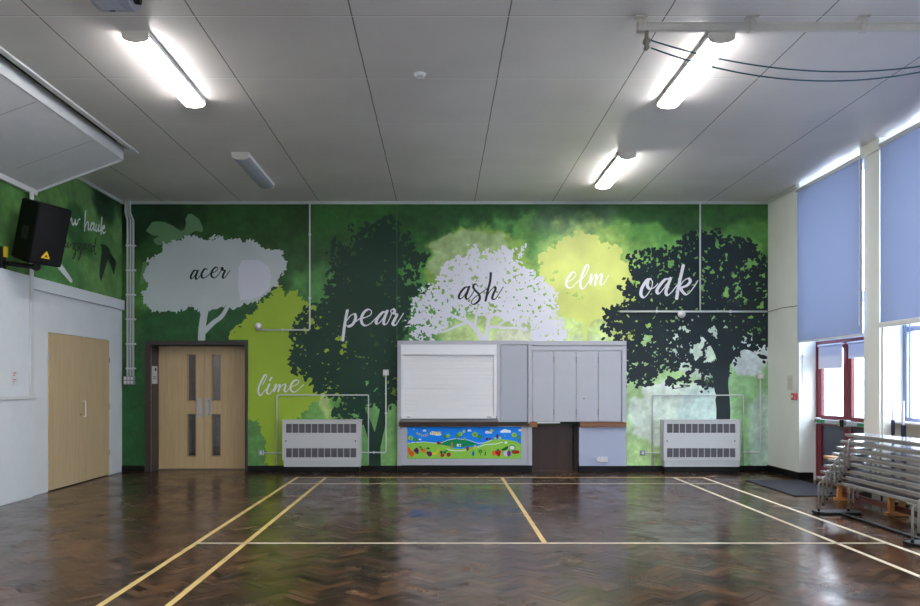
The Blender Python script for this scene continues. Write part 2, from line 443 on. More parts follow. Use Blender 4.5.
# ------------------------------------------------------------------ ceiling
def ceiling_mat():
    m = bpy.data.materials.new('ceiling_board'); m.use_nodes = True
    nt = m.node_tree; N = nt.nodes; L = nt.links; b = N['Principled BSDF']
    tc = N.new('ShaderNodeTexCoord'); sp = N.new('ShaderNodeSeparateXYZ'); L.new(tc.outputs['Object'], sp.inputs[0])
    def ma(op, a, bb, clamp=False):
        n = N.new('ShaderNodeMath'); n.operation = op; n.use_clamp = clamp
        for k, v in enumerate((a, bb)):
            if v is None: continue
            if isinstance(v, (int, float)): n.inputs[k].default_value = v
            else: L.new(v, n.inputs[k])
        return n.outputs[0]
    wob = N.new('ShaderNodeTexNoise'); wob.inputs['Scale'].default_value = 3; L.new(tc.outputs['Object'], wob.inputs['Vector'])
    w_ = ma('MULTIPLY', ma('SUBTRACT', wob.outputs['Fac'], 0.5), 0.012)
    def seam(co, x0, per, half):
        q = ma('ADD', ma('DIVIDE', ma('SUBTRACT', ma('ADD', co, w_), x0), per), 100.5)
        d = ma('MULTIPLY', ma('ABSOLUTE', ma('SUBTRACT', ma('FRACT', q, None), 0.5), None), per)
        return ma('LESS_THAN', d, half)
    sx = seam(sp.outputs['X'], -0.702, 1.235, 0.006); sy = seam(sp.outputs['Y'], 6.0, 1.22, 0.006)
    sx2 = seam(sp.outputs['X'], -0.702 + 0.009, 1.235, 0.005)
    nz = N.new('ShaderNodeTexNoise'); nz.inputs['Scale'].default_value = 1.2; nz.inputs['Detail'].default_value = 4; L.new(tc.outputs['Object'], nz.inputs['Vector'])
    base = lin(CEIL)
    r = N.new('ShaderNodeValToRGB'); r.color_ramp.elements[0].position = 0.3; r.color_ramp.elements[1].position = 0.7
    r.color_ramp.elements[0].color = (*[v * 0.93 for v in base], 1); r.color_ramp.elements[1].color = (*[v * 1.05 for v in base], 1)
    L.new(nz.outputs['Fac'], r.inputs['Fac'])
    def mix(fac, a, colr, k=1.0):
        n = N.new('ShaderNodeMix'); n.data_type = 'RGBA'; L.new(ma('MULTIPLY', fac, k), n.inputs['Factor']); L.new(a, n.inputs['A']); n.inputs['B'].default_value = (*colr, 1); return n.outputs['Result']
    c = mix(sx2, r.outputs['Color'], lin((215, 215, 215)), 0.4)
    c = mix(sx, c, lin((58, 55, 55)), 0.85)
    c = mix(sy, c, lin((250, 250, 250)), 0.75)
    c = mix(seam(sp.outputs['Y'], 5.988, 1.22, 0.005), c, lin((110, 108, 106)), 0.55)
    L.new(c, b.inputs['Base Color']); b.inputs['Roughness'].default_value = 0.42
    bn = N.new('ShaderNodeTexNoise'); bn.inputs['Scale'].default_value = 22; bn.inputs['Detail'].default_value = 5; L.new(tc.outputs['Object'], bn.inputs['Vector'])
    bp = N.new('ShaderNodeBump'); bp.inputs['Strength'].default_value = 0.35; bp.inputs['Distance'].default_value = 0.006; L.new(bn.outputs['Fac'], bp.inputs['Height']); L.new(bp.outputs['Normal'], b.inputs['Normal'])
    return m
CEIL = (212, 208, 206)
XO, YO = -3.80, 9.47           # edge of the opening in the ceiling on the left
bm = BM(); box(bm, XO, 5.7, YN - 0.2, D + 0.2, ZC, ZC + 0.12); box(bm, XL - 0.2, XO, YO, D + 0.2, ZC, ZC + 0.12)
ceiling = obj('ceiling', bm, ceiling_mat(), kind='structure')
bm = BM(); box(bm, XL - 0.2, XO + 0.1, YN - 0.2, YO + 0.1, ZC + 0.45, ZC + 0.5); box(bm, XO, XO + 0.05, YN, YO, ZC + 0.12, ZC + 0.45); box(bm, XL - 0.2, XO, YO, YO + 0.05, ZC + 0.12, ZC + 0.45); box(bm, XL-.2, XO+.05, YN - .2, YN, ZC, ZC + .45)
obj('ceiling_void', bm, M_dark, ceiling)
bm = BM(); box(bm, XO - 0.035, XO + 0.03, YN, YO + 0.03, ZC - 0.022, ZC - 0.001, 0.004); box(bm, XL, XO, YO - 0.01, YO + 0.03, ZC - 0.015, ZC - 0.001)
obj('trim_1', bm, M_white, kind='structure')
# sloping boxed panel hanging in the opening
M_panel = mat('bulkhead_board', (208, 209, 213), 0.5, var=0.03, bump=0.15, bscale=30)
bm = BM()
xo = -3.97; zl = H + 192 * 9.48 / F; zr = H + 224.2 * 9.48 / F
prism(bm, [(XL + 0.005, zl), (xo, zr), (xo, ZC + 0.045), (xo - 0.05, ZC + 0.045), (xo - 0.05, zr + 0.04), (XL + 0.005, zl + 0.04)], 'y', YN, 9.46)
pan = obj('trim_2', bm, M_panel, kind='structure')
bm = BM(); prism(bm, [(xo + 0.001, zr - 0.004), (xo + 0.016, zr - 0.004), (xo + 0.016, ZC + 0.05), (xo + 0.001, ZC + 0.05)], 'y', YN, 9.475)
obj('fascia_board', bm, M_white, pan)
def slz(x): return zl + (zr - zl) * (x - XL) / (xo - XL)
bm = BM(); prism(bm, [(XL + 0.01, zl - 0.02), (xo, zr - 0.02), (xo, zr + 0.03), (XL + 0.01, zl + 0.03)], 'y', 9.455, 9.475)
obj('edge_strip', bm, M_white, pan)
bm = BM(); prism(bm, [(XL + 0.006, zl - 0.05), (XL + 0.05, zl - 0.05), (XL + 0.05, zl + 0.012), (XL + 0.006, zl - 0.002)], 'y', YN, 9.46)
obj('wall_batten', bm, M_white, pan)
bm = BM()
for k in range(9):
    y = 8.7 - 1.2 * k; prism(bm, [(XL + 0.05, slz(XL + 0.05) - 0.0015), (xo - 0.02, slz(xo - 0.02) - 0.0015), (xo - 0.02, slz(xo - 0.02) + 0.002), (XL + 0.05, slz(XL + 0.05) + 0.002)], 'y', y, y + 0.012)
obj('joint_strip', bm, mat('joint_pale', (160, 162, 168), 0.6), pan)

# ------------------------------------------------------------------ far wall with the mural ground
DX0, DX1, DZ = wx(150.8), wx(244.9), wz(345.2)
HX0, HX1, HZ = wx(532), wx(579), wz(424.5)
def blend(X, Y, base, blobs, amp, seed):
    C = np.zeros(X.shape + (3,)) + np.array(base, float)
    for k, (cx, cy, rx, ry, col, soft) in enumerate(blobs):
        d = 1 - np.hypot((X - cx) / rx, (Y - cy) / ry) + amp * fbm(X, Y, 0.09, seed + 7 * k)
        a = smooth(d, -soft * 0.5, soft * 0.5)[..., None]
        C = C * (1 - a) + np.array(col, float) * a
    n = fbm(X, Y, 0.05, seed + 99, 5)[..., None]; n2 = fbm(X, Y, 0.25, seed + 199, 4)[..., None]
    C = C * (1 + 0.34 * n + 0.24 * n2)
    return C * 0.86 + C.mean(-1, keepdims=True) * 0.14 + 7
def far_wall():
    xs = np.unique(np.concatenate([np.arange(XL, XR, 0.02), [XR, DX0, DX1, HX0, HX1]]))
    zs = np.unique(np.concatenate([np.arange(0, ZC, 0.02), [ZC, DZ, HZ]]))
    Xm, Zm = np.meshgrid(xs, zs); PXm = PX + Xm * S; PYm = PY - (Zm - H) * S
    G = MURAL_BLOBS
    C = blend(PXm, PYm, (46, 92, 42), G, 0.55, 4)
    C = np.clip(C, 5, 250) / 255.0
    C = np.where(C <= 0.04045, C / 12.92, ((C + 0.055) / 1.055) ** 2.4)
    ny, nx = Xm.shape
    co = np.stack([Xm, np.full(Xm.shape, D), Zm], -1).reshape(-1, 3)
    idx = np.arange(ny * nx).reshape(ny, nx)
    cx = (xs[:-1] + xs[1:]) / 2; cz = (zs[:-1] + zs[1:]) / 2
    CX, CZ = np.meshgrid(cx, cz)
    keep = ~(((CX > DX0) & (CX < DX1) & (CZ < DZ)) | ((CX > HX0) & (CX < HX1) & (CZ < HZ)))
    q = np.stack([idx[:-1, :-1], idx[:-1, 1:], idx[1:, 1:], idx[1:, :-1]], -1)[keep]
    me = bpy.data.meshes.new('wall_far'); me.from_pydata([], [], [])
    me.vertices.add(len(co)); me.vertices.foreach_set('co', co.ravel())
    me.loops.add(q.size); me.loops.foreach_set('vertex_index', q.ravel().astype(np.int32))
    me.polygons.add(len(q)); me.polygons.foreach_set('loop_start', np.arange(0, q.size, 4, dtype=np.int32))
    me.update(calc_edges=True); me.validate()
    at = me.color_attributes.new('Col', 'FLOAT_COLOR', 'POINT')
    at.data.foreach_set('color', np.concatenate([C.reshape(-1, 3), np.ones((len(co), 1))], 1).ravel().astype(np.float32))
    me.materials.append(paint_mat('mural_paint'))
    o = bpy.data.objects.new('wall_far', me); COL.objects.link(o); o['kind'] = 'structure'
    return o
MURAL_BLOBS = [
    # cx, cy, rx, ry, colour, softness  (mural design with lamp glare painted in at the top, in pixels of the photograph on this wall)
    (150, 215, 60, 16, (26, 58, 32), 0.8), (260, 225, 60, 28, (42, 88, 36), 0.8), (200, 330, 90, 30, (36, 92, 46), 0.5),
    (135, 420, 22, 60, (32, 92, 42), 0.5), (128, 300, 14, 50, (60, 115, 45), 0.8), (140, 290, 14, 22, (70, 128, 50), 0.6), (135, 225, 16, 22, (28, 62, 34), 0.6),
    (325, 225, 30, 22, (44, 104, 38), 0.8), (318, 300, 34, 36, (72, 140, 62), 0.5), (300, 215, 14, 20, (38, 78, 36), 0.8),
    (400, 225, 50, 26, (46, 110, 40), 0.8), (440, 215, 50, 20, (36, 84, 38), 0.8), (500, 213, 70, 20, (34, 84, 38), 0.6),
    (425, 300, 34, 50, (62, 138, 52), 0.4), (500, 300, 90, 70, (96, 166, 74), 0.5), (545, 258, 36, 46, (86, 158, 68), 0.2), (527, 232, 14, 14, (84, 150, 62), 0.3),
    (477, 270, 52, 44, (136, 182, 70), 0.18), (472, 262, 42, 34, (160, 190, 122), 0.1),
    (500, 335, 60, 26, (190, 220, 134), 0.5), (520, 345, 30, 16, (224, 234, 196), 0.5),
    (590, 222, 50, 18, (70, 112, 76), 0.8), (570, 215, 30, 12, (50, 92, 56), 0.8),  # first blob: whitish ceiling light glare painted into the green
    (660, 240, 56, 34, (84, 150, 62), 0.35), (625, 250, 30, 30, (92, 158, 66), 0.4), (684, 215, 24, 22, (42, 88, 42), 0.3), (646, 212, 26, 12, (44, 92, 42), 0.5), (740, 212, 50, 22, (48, 104, 44), 0.6), (750, 240, 30, 20, (78, 145, 58), 0.4), (715, 245, 16, 12, (96, 160, 72), 0.4),
    (700, 290, 90, 50, (122, 188, 90), 0.5), (640, 320, 40, 30, (156, 196, 84), 0.5), (640, 430, 30, 90, (176, 218, 138), 0.4),
    (660, 380, 40, 50, (168, 212, 136), 0.5), (700, 345, 34, 32, (204, 226, 206), 0.3), (745, 385, 34, 50, (146, 202, 136), 0.3),
    (675, 415, 44, 32, (216, 236, 218), 0.15), (705, 415, 26, 28, (200, 230, 220), 0.2), (750, 356, 20, 20, (200, 218, 222), 0.12), (765, 440, 22, 46, (182, 216, 198), 0.2), (740, 440, 10, 50, (150, 204, 136), 0.4),
    (585, 280, 58, 56, (160, 204, 92), 0.5), (585, 330, 40, 30, (198, 224, 132), 0.4), (585, 345, 22, 12, (198, 222, 160), 0.5), (625, 320, 14, 30, (186, 206, 96), 0.4),
    (320, 420, 90, 70, (132, 172, 52), 0.3), (255, 445, 15, 26, (92, 150, 76), 0.12), (308, 412, 24, 22, (104, 164, 76), 0.15), (333, 400, 14, 22, (172, 198, 112), 0.3),
    (360, 400, 30, 40, (96, 158, 66), 0.4), (372, 425, 18, 50, (112, 178, 96), 0.3), (392, 440, 14, 40, (122, 184, 98), 0.3),
]
wall_far = far_wall()
T0, T1 = 0.0, 0.0
bm = BM()
box(bm, XL - 0.25, DX0, D + 0.003, D + 0.33, 0, ZC); box(bm, DX1, HX0 - 0.03, D + 0.003, D + 0.33, 0, ZC); box(bm, HX1 + 0.03, 5.6, D + 0.003, D + 0.33, 0, ZC)
box(bm, DX0, DX1, D + 0.003, D + 0.33, DZ, ZC); box(bm, HX0 - 0.03, HX1 + 0.03, D + 0.003, D + 0.33, HZ, ZC)
obj('wall_core', bm, M_wallw, wall_far)

# painted shapes
def far3(off):
    return lambda px, py: (wx(px), D - off, wz(py))
def paint(name, fld, off, rgb, label, var=0.06, scale=3):
    return obj(name, fld.mesh(far3(off)), mat(label.replace(' ', '_'), rgb, 0.45, var=var, scale=scale, spec=0.3), wall_far, label=label)

lime = Field(226, 398, 284, 472, 0.5)
lime.crown([(231, 341), (232, 335), (239.5, 326), (249, 320), (256, 312), (262, 305), (270, 301), (274, 295), (279, 288), (283, 294), (287, 301), (291, 295), (295, 293), (300, 300), (305, 303), (330, 320), (350, 345), (352, 400), (340, 395), (322, 392), (300, 410), (292, 422), (283, 425), (282, 480), (272, 480), (268, 440), (262, 424), (256, 418), (247, 420), (246, 342)], core=1.0, amp=3.5, freq=0.25, leaves=1000, size=(3.2, 1.0), spread=2.2, seed=21)
lime.F[(lime.Y > 339.5) & (lime.X < 248.5)] = -1
paint('painted_tree', lime, 0.001, (156, 186, 58), 'yellow green lime tree silhouette', 0.09, 1.2)

bird = Field(136, 210, 205, 300, 0.4)
bird.crown([(146, 231), (152, 222), (158, 221), (164.5, 222), (173, 226), (180.6, 231), (184, 230), (186, 225), (185.5, 219), (188, 214), (192, 214), (199, 219), (203, 227), (202.5, 232), (195, 231), (189, 235), (179, 239), (168, 244), (157, 245), (153, 240), (160, 236), (152, 235)], core=0, amp=0.4, leaves=0, seed=3)
bird.crown([(139, 285), (143, 262), (147, 262), (149, 270), (147, 276), (144, 284)], core=0, amp=0.4, leaves=0, seed=4)
paint('painted_bird', bird, 0.001, (106, 148, 106), 'faint pale green bird shape above the acer')

acer = Field(140, 290, 232, 346, 0.42)
acer.crown([(144.8, 274), (152, 264), (161, 255.6), (167, 247), (179.4, 241.5), (191.8, 238), (204, 241.5), (219, 240.5), (236, 243), (246, 244), (256, 245.5), (268.5, 252), (280, 256), (285, 264), (281, 274), (273.5, 284), (263.6, 294), (251, 301), (239, 304), (226, 303), (201.7, 307), (194, 304), (182, 307), (167, 310), (154.7, 309), (147, 301), (144.6, 295), (151, 289), (153, 281.6), (147, 278)], core=2.0, amp=5.0, freq=0.25, leaves=2000, size=(2.4, 0.8), spread=2.0, seed=8)
for q in [(150, 286, 4, 1.6), (153, 283, 3, 1.3)]: pass
acer.stroke([(201.5, 347), (202, 330), (204, 316), (207, 303)], 3.7, 3.4); acer.stroke([(203, 333), (213, 323), (222, 316), (229, 304)], 2.6, 1.8)
acer.stroke([(203, 318), (200, 310), (197, 305)], 1.2, 0.6)
acer.F[acer.Y > 340.4] = -1
paint('painted_tree', acer, 0.0022, (196, 206, 208), 'pale grey acer tree silhouette', 0.07, 1.5)
ag = Field(230, 280, 255, 305, 0.42)
ag.crown([(238, 268), (243, 260), (252, 259), (262, 261), (269, 266), (272, 276), (270, 288), (261, 296), (250, 300), (240, 300), (238, 290)], core=0.3, amp=0.8, leaves=0, seed=5)
paint('painted_patch', ag, 0.0030, (216, 219, 232), 'lighter lilac patch inside the acer tree', 0.03)

pear = Field(284, 432, 214, 474, 0.5)
pear.crown([(295.7, 322), (305.4, 309), (317, 304), (326, 292), (329.6, 278.5), (330, 262), (329.6, 252), (335.4, 241.6), (341, 245), (347, 253), (352, 249), (354, 237), (352, 229), (360, 231), (365.5, 222), (371, 228), (379, 219.6), (388.5, 218.5), (395.5, 225.4), (399, 234), (408, 237), (415, 246), (415, 253), (427, 255.4), (424, 263), (416, 266), (418.6, 276), (412, 280), (425.5, 286), (421, 292), (411.6, 299), (410, 310), (407, 322), (404, 345), (400, 372), (396, 400), (388, 406), (380, 410), (370, 409), (361, 418), (347, 418), (336, 418), (334, 410), (340, 405), (334, 401), (327, 397), (332, 393), (326, 388), (319, 391), (310, 385.6), (305, 376), (294, 371.7), (289, 360), (294, 344), (292, 332)],
    core=2.0, amp=7.0, freq=0.14, leaves=2600, size=(2.0, 1.0), spread=2.6, seed=13, hole=0.03, open_=0.016, depth=14)
for (cx, cy, r) in [(402, 272, 4), (408, 266, 3), (404, 262, 2.2), (382, 279, 2.6), (386, 272, 1.8), (378, 284, 2), (349, 281, 1.4), (357, 277, 1.2), (398, 300, 2.2), (372, 336, 2.6), (376, 344, 2), (346, 346, 2.4), (311, 322, 3), (318, 328, 2.2), (305, 330, 2), (341, 338, 1.8), (361, 357, 1.6), (326, 350, 1.6), (319, 318, 2.4), (396, 322, 2), (392, 343, 2), (341, 352, 2.2)]:
    pear.cut([(cx - r, cy - r * .6), (cx + r * .3, cy - r), (cx + r, cy + r * .2), (cx - r * .2, cy + r)], 1.4, int(cx))
pear.cut([(371, 409), (375, 404), (379, 412), (376, 428), (373, 428)], 0.6)
pear.stroke([(375, 474), (374.5, 455), (374, 440)], 6.2, 6.0); pear.stroke([(374, 445), (368, 425), (362, 412), (352, 404)], 4.4, 3); pear.stroke([(376, 445), (382, 420), (385, 400)], 4.8, 3.5)
paint('painted_tree', pear, 0.0018, (26, 60, 46), 'very dark green pear tree silhouette', 0.10, 2)

elm = Field(526, 646, 222, 345, 0.5)
elm.crown([(544, 257.5), (548, 252), (558, 247), (568, 240), (577.5, 237), (592, 241), (608.6, 248), (619, 251.5), (620.5, 262), (627.7, 272), (627.7, 284), (620.5, 296), (615.8, 305), (603.8, 317), (590, 322), (572, 317), (562, 308), (555, 300), (548, 285), (545, 272)], core=2.2, amp=8, freq=0.25, leaves=1100, size=(2.2, 1.3), spread=1.8, seed=33)
elm.stroke([(585, 343), (585, 315)], 1.8, 1.8)
for (cx, cy, r) in [(556, 273, 2.6), (576, 296, 3), (582, 299, 2.4), (569, 293, 2), (553, 280, 2)]: elm.cut([(cx - r, cy), (cx, cy - r * .7), (cx + r, cy), (cx, cy + r * .6)], 1.4, int(cx))
paint('painted_tree', elm, 0.0014, (212, 222, 126), 'soft yellow elm tree silhouette', 0.16, 1.6)

ash = Field(402, 570, 240, 342, 0.4)
ash.crown([(407, 321), (413, 318), (414, 312), (412, 307), (416, 299), (419, 292), (427.7, 290.4), (430, 283), (438, 280), (439, 273), (443, 263), (449.5, 261), (458, 258), (465, 255), (469, 246.5), (475, 248.5), (481, 253), (489, 249.5), (492, 256), (498, 251), (503, 248), (511, 252), (516, 255), (519, 249.5), (525.5, 247.5), (523, 253), (518, 261), (527, 267), (538, 275), (542.7, 283), (550, 286), (554.5, 293), (558, 301), (556, 308), (561, 316), (564, 324), (566, 334), (560, 343), (535, 343), (529, 329), (511, 322), (499, 316), (487, 313), (475, 312), (465, 314), (454, 318), (446, 324), (437, 331), (433, 343), (411, 343), (413, 332), (408, 327)],
    core=2.4, amp=4.5, freq=0.25, leaves=1500, size=(2.3, 0.9), spread=1.8, seed=41, hole=0.03, open_=0.012, depth=13, f2=0.36)
r_ = random.Random(5)
for k in range(110):
    left = r_.random() < 0.55
    cx = r_.uniform(412, 470) if left else r_.uniform(470, 560); cy = r_.uniform(258, 338) if not left else r_.uniform(275, 336); r = r_.uniform(0.7, 1.9) if left else r_.uniform(0.5, 1.2)
    if 454 < cx < 508 and 268 < cy < 306: continue
    ash.cut([(cx - r, cy - r * .5), (cx, cy - r), (cx + r, cy), (cx, cy + r)], 0.7, k)
ash.stroke([(483, 343), (478, 332), (468, 322), (456, 317), (448, 313)], 3.0, 0.9); ash.stroke([(469, 322), (457, 326), (446, 331), (434, 333)], 1.5, 0.8)
ash.stroke([(475, 328), (476, 318), (480, 306)], 1.6, 0.9); ash.stroke([(486, 343), (487, 332), (489, 318), (493, 309)], 2.6, 1.2); ash.stroke([(488, 327), (496, 327), (504, 328), (516, 328), (528, 330)], 1.7, 0.8)
ash.stroke([(496, 327), (503, 322), (508, 318)], 1.0, 0.6); ash.stroke([(468, 322), (464, 315), (463, 308)], 1.0, 0.6); ash.stroke([(489, 320), (484, 313), (483, 306)], 1.0, 0.6)
paint('painted_tree', ash, 0.0030, (222, 224, 234), 'white ash tree silhouette', 0.03)

oak = Field(600, 768.6, 228, 424, 0.45)
oak.crown([(604, 318), (610.7, 306), (622, 304), (625, 297), (620, 288), (625, 281), (632, 279), (630, 270), (629, 260), (641, 252), (653.6, 249.4), (668.7, 246), (679.4, 246), (683.7, 239), (694.4, 233), (707, 232), (717, 234), (722, 238.6), (737, 237.6), (750, 240), (757, 246), (759, 253), (768, 257), (785, 262), (785, 347), (768, 348), (758.5, 347.6), (752.6, 351), (746.6, 347.6), (738.7, 350), (734, 358), (722, 380), (712, 388), (707, 389), (699, 387), (693, 381), (679, 383), (667, 382), (668, 378), (679, 378), (687, 368), (679, 368.4), (668, 370.4), (663.4, 361.5), (657.5, 362), (659, 371), (651.5, 384), (639.6, 387), (626, 386), (622, 360), (615, 342), (606, 341)],
    core=2.0, amp=7.0, freq=0.14, leaves=2600, size=(1.9, 1.1), spread=2.4, seed=57, hole=0.01, open_=0.0115, depth=14)
for P in [[(705, 362), (706, 345), (712, 342), (719, 350), (724, 360), (721, 364), (716, 358), (712, 363)], [(699, 344), (704, 335), (706, 337), (704, 345), (701, 356), (696, 360), (690, 352), (694, 345)], [(708, 331), (713, 327), (716, 329), (717, 338), (712, 334)], [(728, 345), (732, 339), (733, 349), (730, 351)], [(714, 368), (718, 366), (719, 373), (715, 373)],
          [(641, 344), (645, 334), (651, 337), (648, 345)], [(714, 247), (716, 239), (720, 240), (719, 248)], [(746, 268), (748, 258), (754, 262), (750, 271)], [(723, 297), (726, 287), (730, 290), (727, 299)], [(735, 288), (737, 282), (740, 287), (735, 296)], [(756, 308), (762, 303), (766, 309)],
          [(655, 262), (657, 258), (661, 263), (658, 266)], [(645, 262), (648, 258), (650, 263)], [(668, 262), (672, 260), (674, 265), (670, 267)], [(646, 326), (650, 322), (651, 330)], [(741, 269), (744, 266), (745, 272)], [(700, 287), (704, 285), (703, 292)], [(672, 350), (678, 347), (676, 355)], [(724, 256), (728, 254), (727, 260)], [(690, 376), (697, 370), (703, 374), (696, 380)], [(704, 380), (708, 376), (710, 384)]]:
    oak.cut(P, 1.0, int(P[0][0]))
for (cx, cy, r) in [(631, 336, 3), (687, 330, 2.4), (676, 338, 2.6), (760, 330, 2), (750, 318, 2), (655, 355, 2), (714, 318, 1.8), (744, 300, 2.2), (734, 276, 2), (638, 282, 2), (634, 300, 2), (692, 318, 1.4), (708, 268, 1.4), (757, 283, 1.5)]:
    oak.cut([(cx - r, cy), (cx, cy - r), (cx + r, cy - r * .2), (cx, cy + r * .8)], 1.4, int(cx))
oak.F[:, oak.xs < 640] = oak.F[:, oak.xs < 640]
for a in ([(723, 425), (723, 400), (722, 385), (724, 365), (727, 345)], 7.0, 5.5), ([(721, 390), (718, 372), (720, 364)], 6.5, 5), ([(722, 362), (716, 348), (708, 338), (700, 331), (690, 328)], 4.2, 2.0), ([(712, 343), (704, 348), (704, 356)], 1.5, 1.0), ([(729, 362), (736, 352), (744, 348), (752, 350)], 2.6, 1.0), ([(725, 350), (722, 335), (719, 320), (722, 300)], 4, 2), ([(728, 350), (735, 335), (745, 325)], 3.4, 1.6), ([(716, 375), (708, 366), (700, 364)], 1.6, 0.8), ([(680, 385), (690, 386), (672, 389)], 0.5, 0.3):
    oak.stroke(*a)
oak.stroke([(723, 424), (723.5, 412), (722.5, 400)], 6.6, 7.2)
oak.leaf(763, 357, 4.5, 2.2, 0.2); oak.leaf(764, 362, 2, 1.6, 0.9); oak.leaf(759, 355, 2, 1.2, 0)
paint('painted_tree', oak, 0.0022, (26, 42, 46), 'navy black oak tree silhouette', 0.08, 2)

# brush lettering: strokes in the zoomed frame (origin, scale)
def word(origin, sc, strokes, thick, thin, to3, name, rgb, label, parent, h=0.16, tf=None):
    P = [[(origin[0] + x / sc, origin[1] + y / sc) for x, y in st] for st in strokes]
    if tf: P = [[tf(*p) for p in st] for st in P]
    A = np.array([p for st in P for p in st]); pad = thick * 2 + h * 3
    f = Field(A[:, 0].min() - pad, A[:, 0].max() + pad, A[:, 1].min() - pad, A[:, 1].max() + pad, h)
    for st in P: f.pen(st, thick, thin)
    return obj(name, f.mesh(to3), mat(label.replace(' ', '_'), rgb, 0.45, spec=0.3), parent, label=label)
Wt = (228, 228, 236); off = far3(0.0045)
word((180, 255), 15.33, [[(265, 240), (225, 235), (185, 285), (165, 345), (180, 365), (215, 335), (275, 240)], [(275, 240), (245, 320), (248, 370), (280, 355), (325, 300)], [(420, 228), (400, 210), (365, 230), (332, 290), (340, 345), (375, 352), (425, 320), (478, 270)], [(480, 275), (540, 258), (582, 215), (565, 187), (525, 205), (485, 265), (485, 325), (530, 350), (585, 310), (632, 235)], [(632, 225), (630, 195), (655, 200), (655, 232), (690, 242), (665, 300), (655, 345), (685, 350), (730, 290), (765, 240)]], 1.05, 0.42, off, 'painted_word', (24, 44, 34), 'dark script word acer', wall_far)
word((335, 295), 12.11, [[(150, 190), (130, 290), (112, 400), (95, 545)], [(128, 330), (190, 250), (240, 232), (248, 290), (210, 360), (165, 385), (140, 368)], [(165, 372), (235, 335), (310, 280), (350, 278), (425, 245), (442, 200), (410, 175), (360, 200), (322, 270), (325, 335), (365, 370), (430, 345), (510, 265)], [(622, 205), (575, 212), (520, 275), (497, 330), (520, 347), (570, 300), (632, 200)], [(632, 195), (600, 280), (590, 345), (625, 350), (670, 270), (685, 225)], [(690, 225), (675, 190), (710, 172), (722, 200), (712, 222), (750, 240), (720, 300), (700, 350), (735, 365), (780, 300), (830, 222)]], 1.45, 0.5, off, 'painted_word', Wt, 'white script word pear', wall_far)
word((450, 265), 13.47, [[(255, 300), (205, 302), (150, 360), (118, 425), (145, 455), (200, 400), (258, 295)], [(258, 295), (230, 375), (212, 430), (232, 462), (275, 425), (322, 350)], [(372, 285), (350, 257), (315, 275), (325, 325), (385, 390), (400, 455), (350, 518), (300, 528), (288, 495), (325, 445), (400, 390), (500, 320)], [(550, 110), (540, 220), (510, 340), (480, 478)], [(485, 450), (540, 350), (600, 298), (612, 328), (580, 400), (570, 452), (610, 458), (660, 385), (716, 298)]], 1.2, 0.45, off, 'painted_word', (38, 44, 52), 'dark script word ash', wall_far)
word((560, 255), 15.15, [[(110, 405), (180, 375), (235, 315), (225, 265), (180, 272), (120, 350), (93, 430), (120, 490), (180, 490), (240, 430), (300, 375)], [(320, 380), (375, 310), (432, 200), (430, 150), (390, 175), (340, 290), (308, 400), (318, 490), (350, 512), (400, 450), (455, 365)], [(475, 300), (465, 370), (462, 440)], [(465, 440), (510, 330), (542, 298), (548, 340), (530, 450)], [(535, 430), (580, 330), (620, 288), (632, 325), (612, 420), (640, 450), (690, 390), (735, 308)]], 1.25, 0.4, off, 'painted_word', (246, 246, 244), 'white script word elm', wall_far)
word((632, 255), 12.12, [[(225, 290), (180, 305), (120, 400), (108, 480), (145, 515), (200, 460), (243, 370), (240, 310), (200, 298), (185, 370), (215, 412), (270, 392), (310, 350)], [(452, 290), (400, 298), (335, 370), (300, 435), (325, 468), (380, 410), (462, 290)], [(465, 285), (430, 380), (410, 450), (430, 487), (480, 450), (545, 365)], [(620, 130), (590, 260), (560, 400), (540, 525)], [(565, 410), (620, 320), (680, 285), (705, 318), (665, 370), (595, 402), (620, 455), (670, 477), (740, 400), (800, 308)]], 1.6, 0.5, off, 'painted_word', Wt, 'white script word oak', wall_far)
word((252, 368), 16.73, [[(180, 275), (232, 175), (245, 120), (212, 122), (155, 225), (112, 340), (113, 425), (145, 460), (190, 405), (245, 345)], [(292, 272), (258, 350), (252, 415), (288, 435), (335, 390), (390, 310)], [(330, 160), (300, 208)], [(400, 280), (385, 330), (372, 385)], [(375, 385), (430, 300), (462, 278), (460, 320), (438, 392)], [(442, 380), (500, 295), (550, 272), (560, 310), (542, 370), (575, 397), (625, 335)], [(655, 318), (740, 280), (785, 228), (750, 200), (690, 228), (645, 310), (655, 375), (715, 402), (790, 350), (862, 278)]], 0.95, 0.4, off, 'painted_word', Wt, 'white script word lime', wall_far)
bm = BM(); box(bm, wx(396.6), wx(397.2), D - 0.0042, D - 0.003, wz(341), ZC - 0.05); obj('panel_joint', bm, mat('joint_green', (60, 100, 70), 0.5), wall_far)

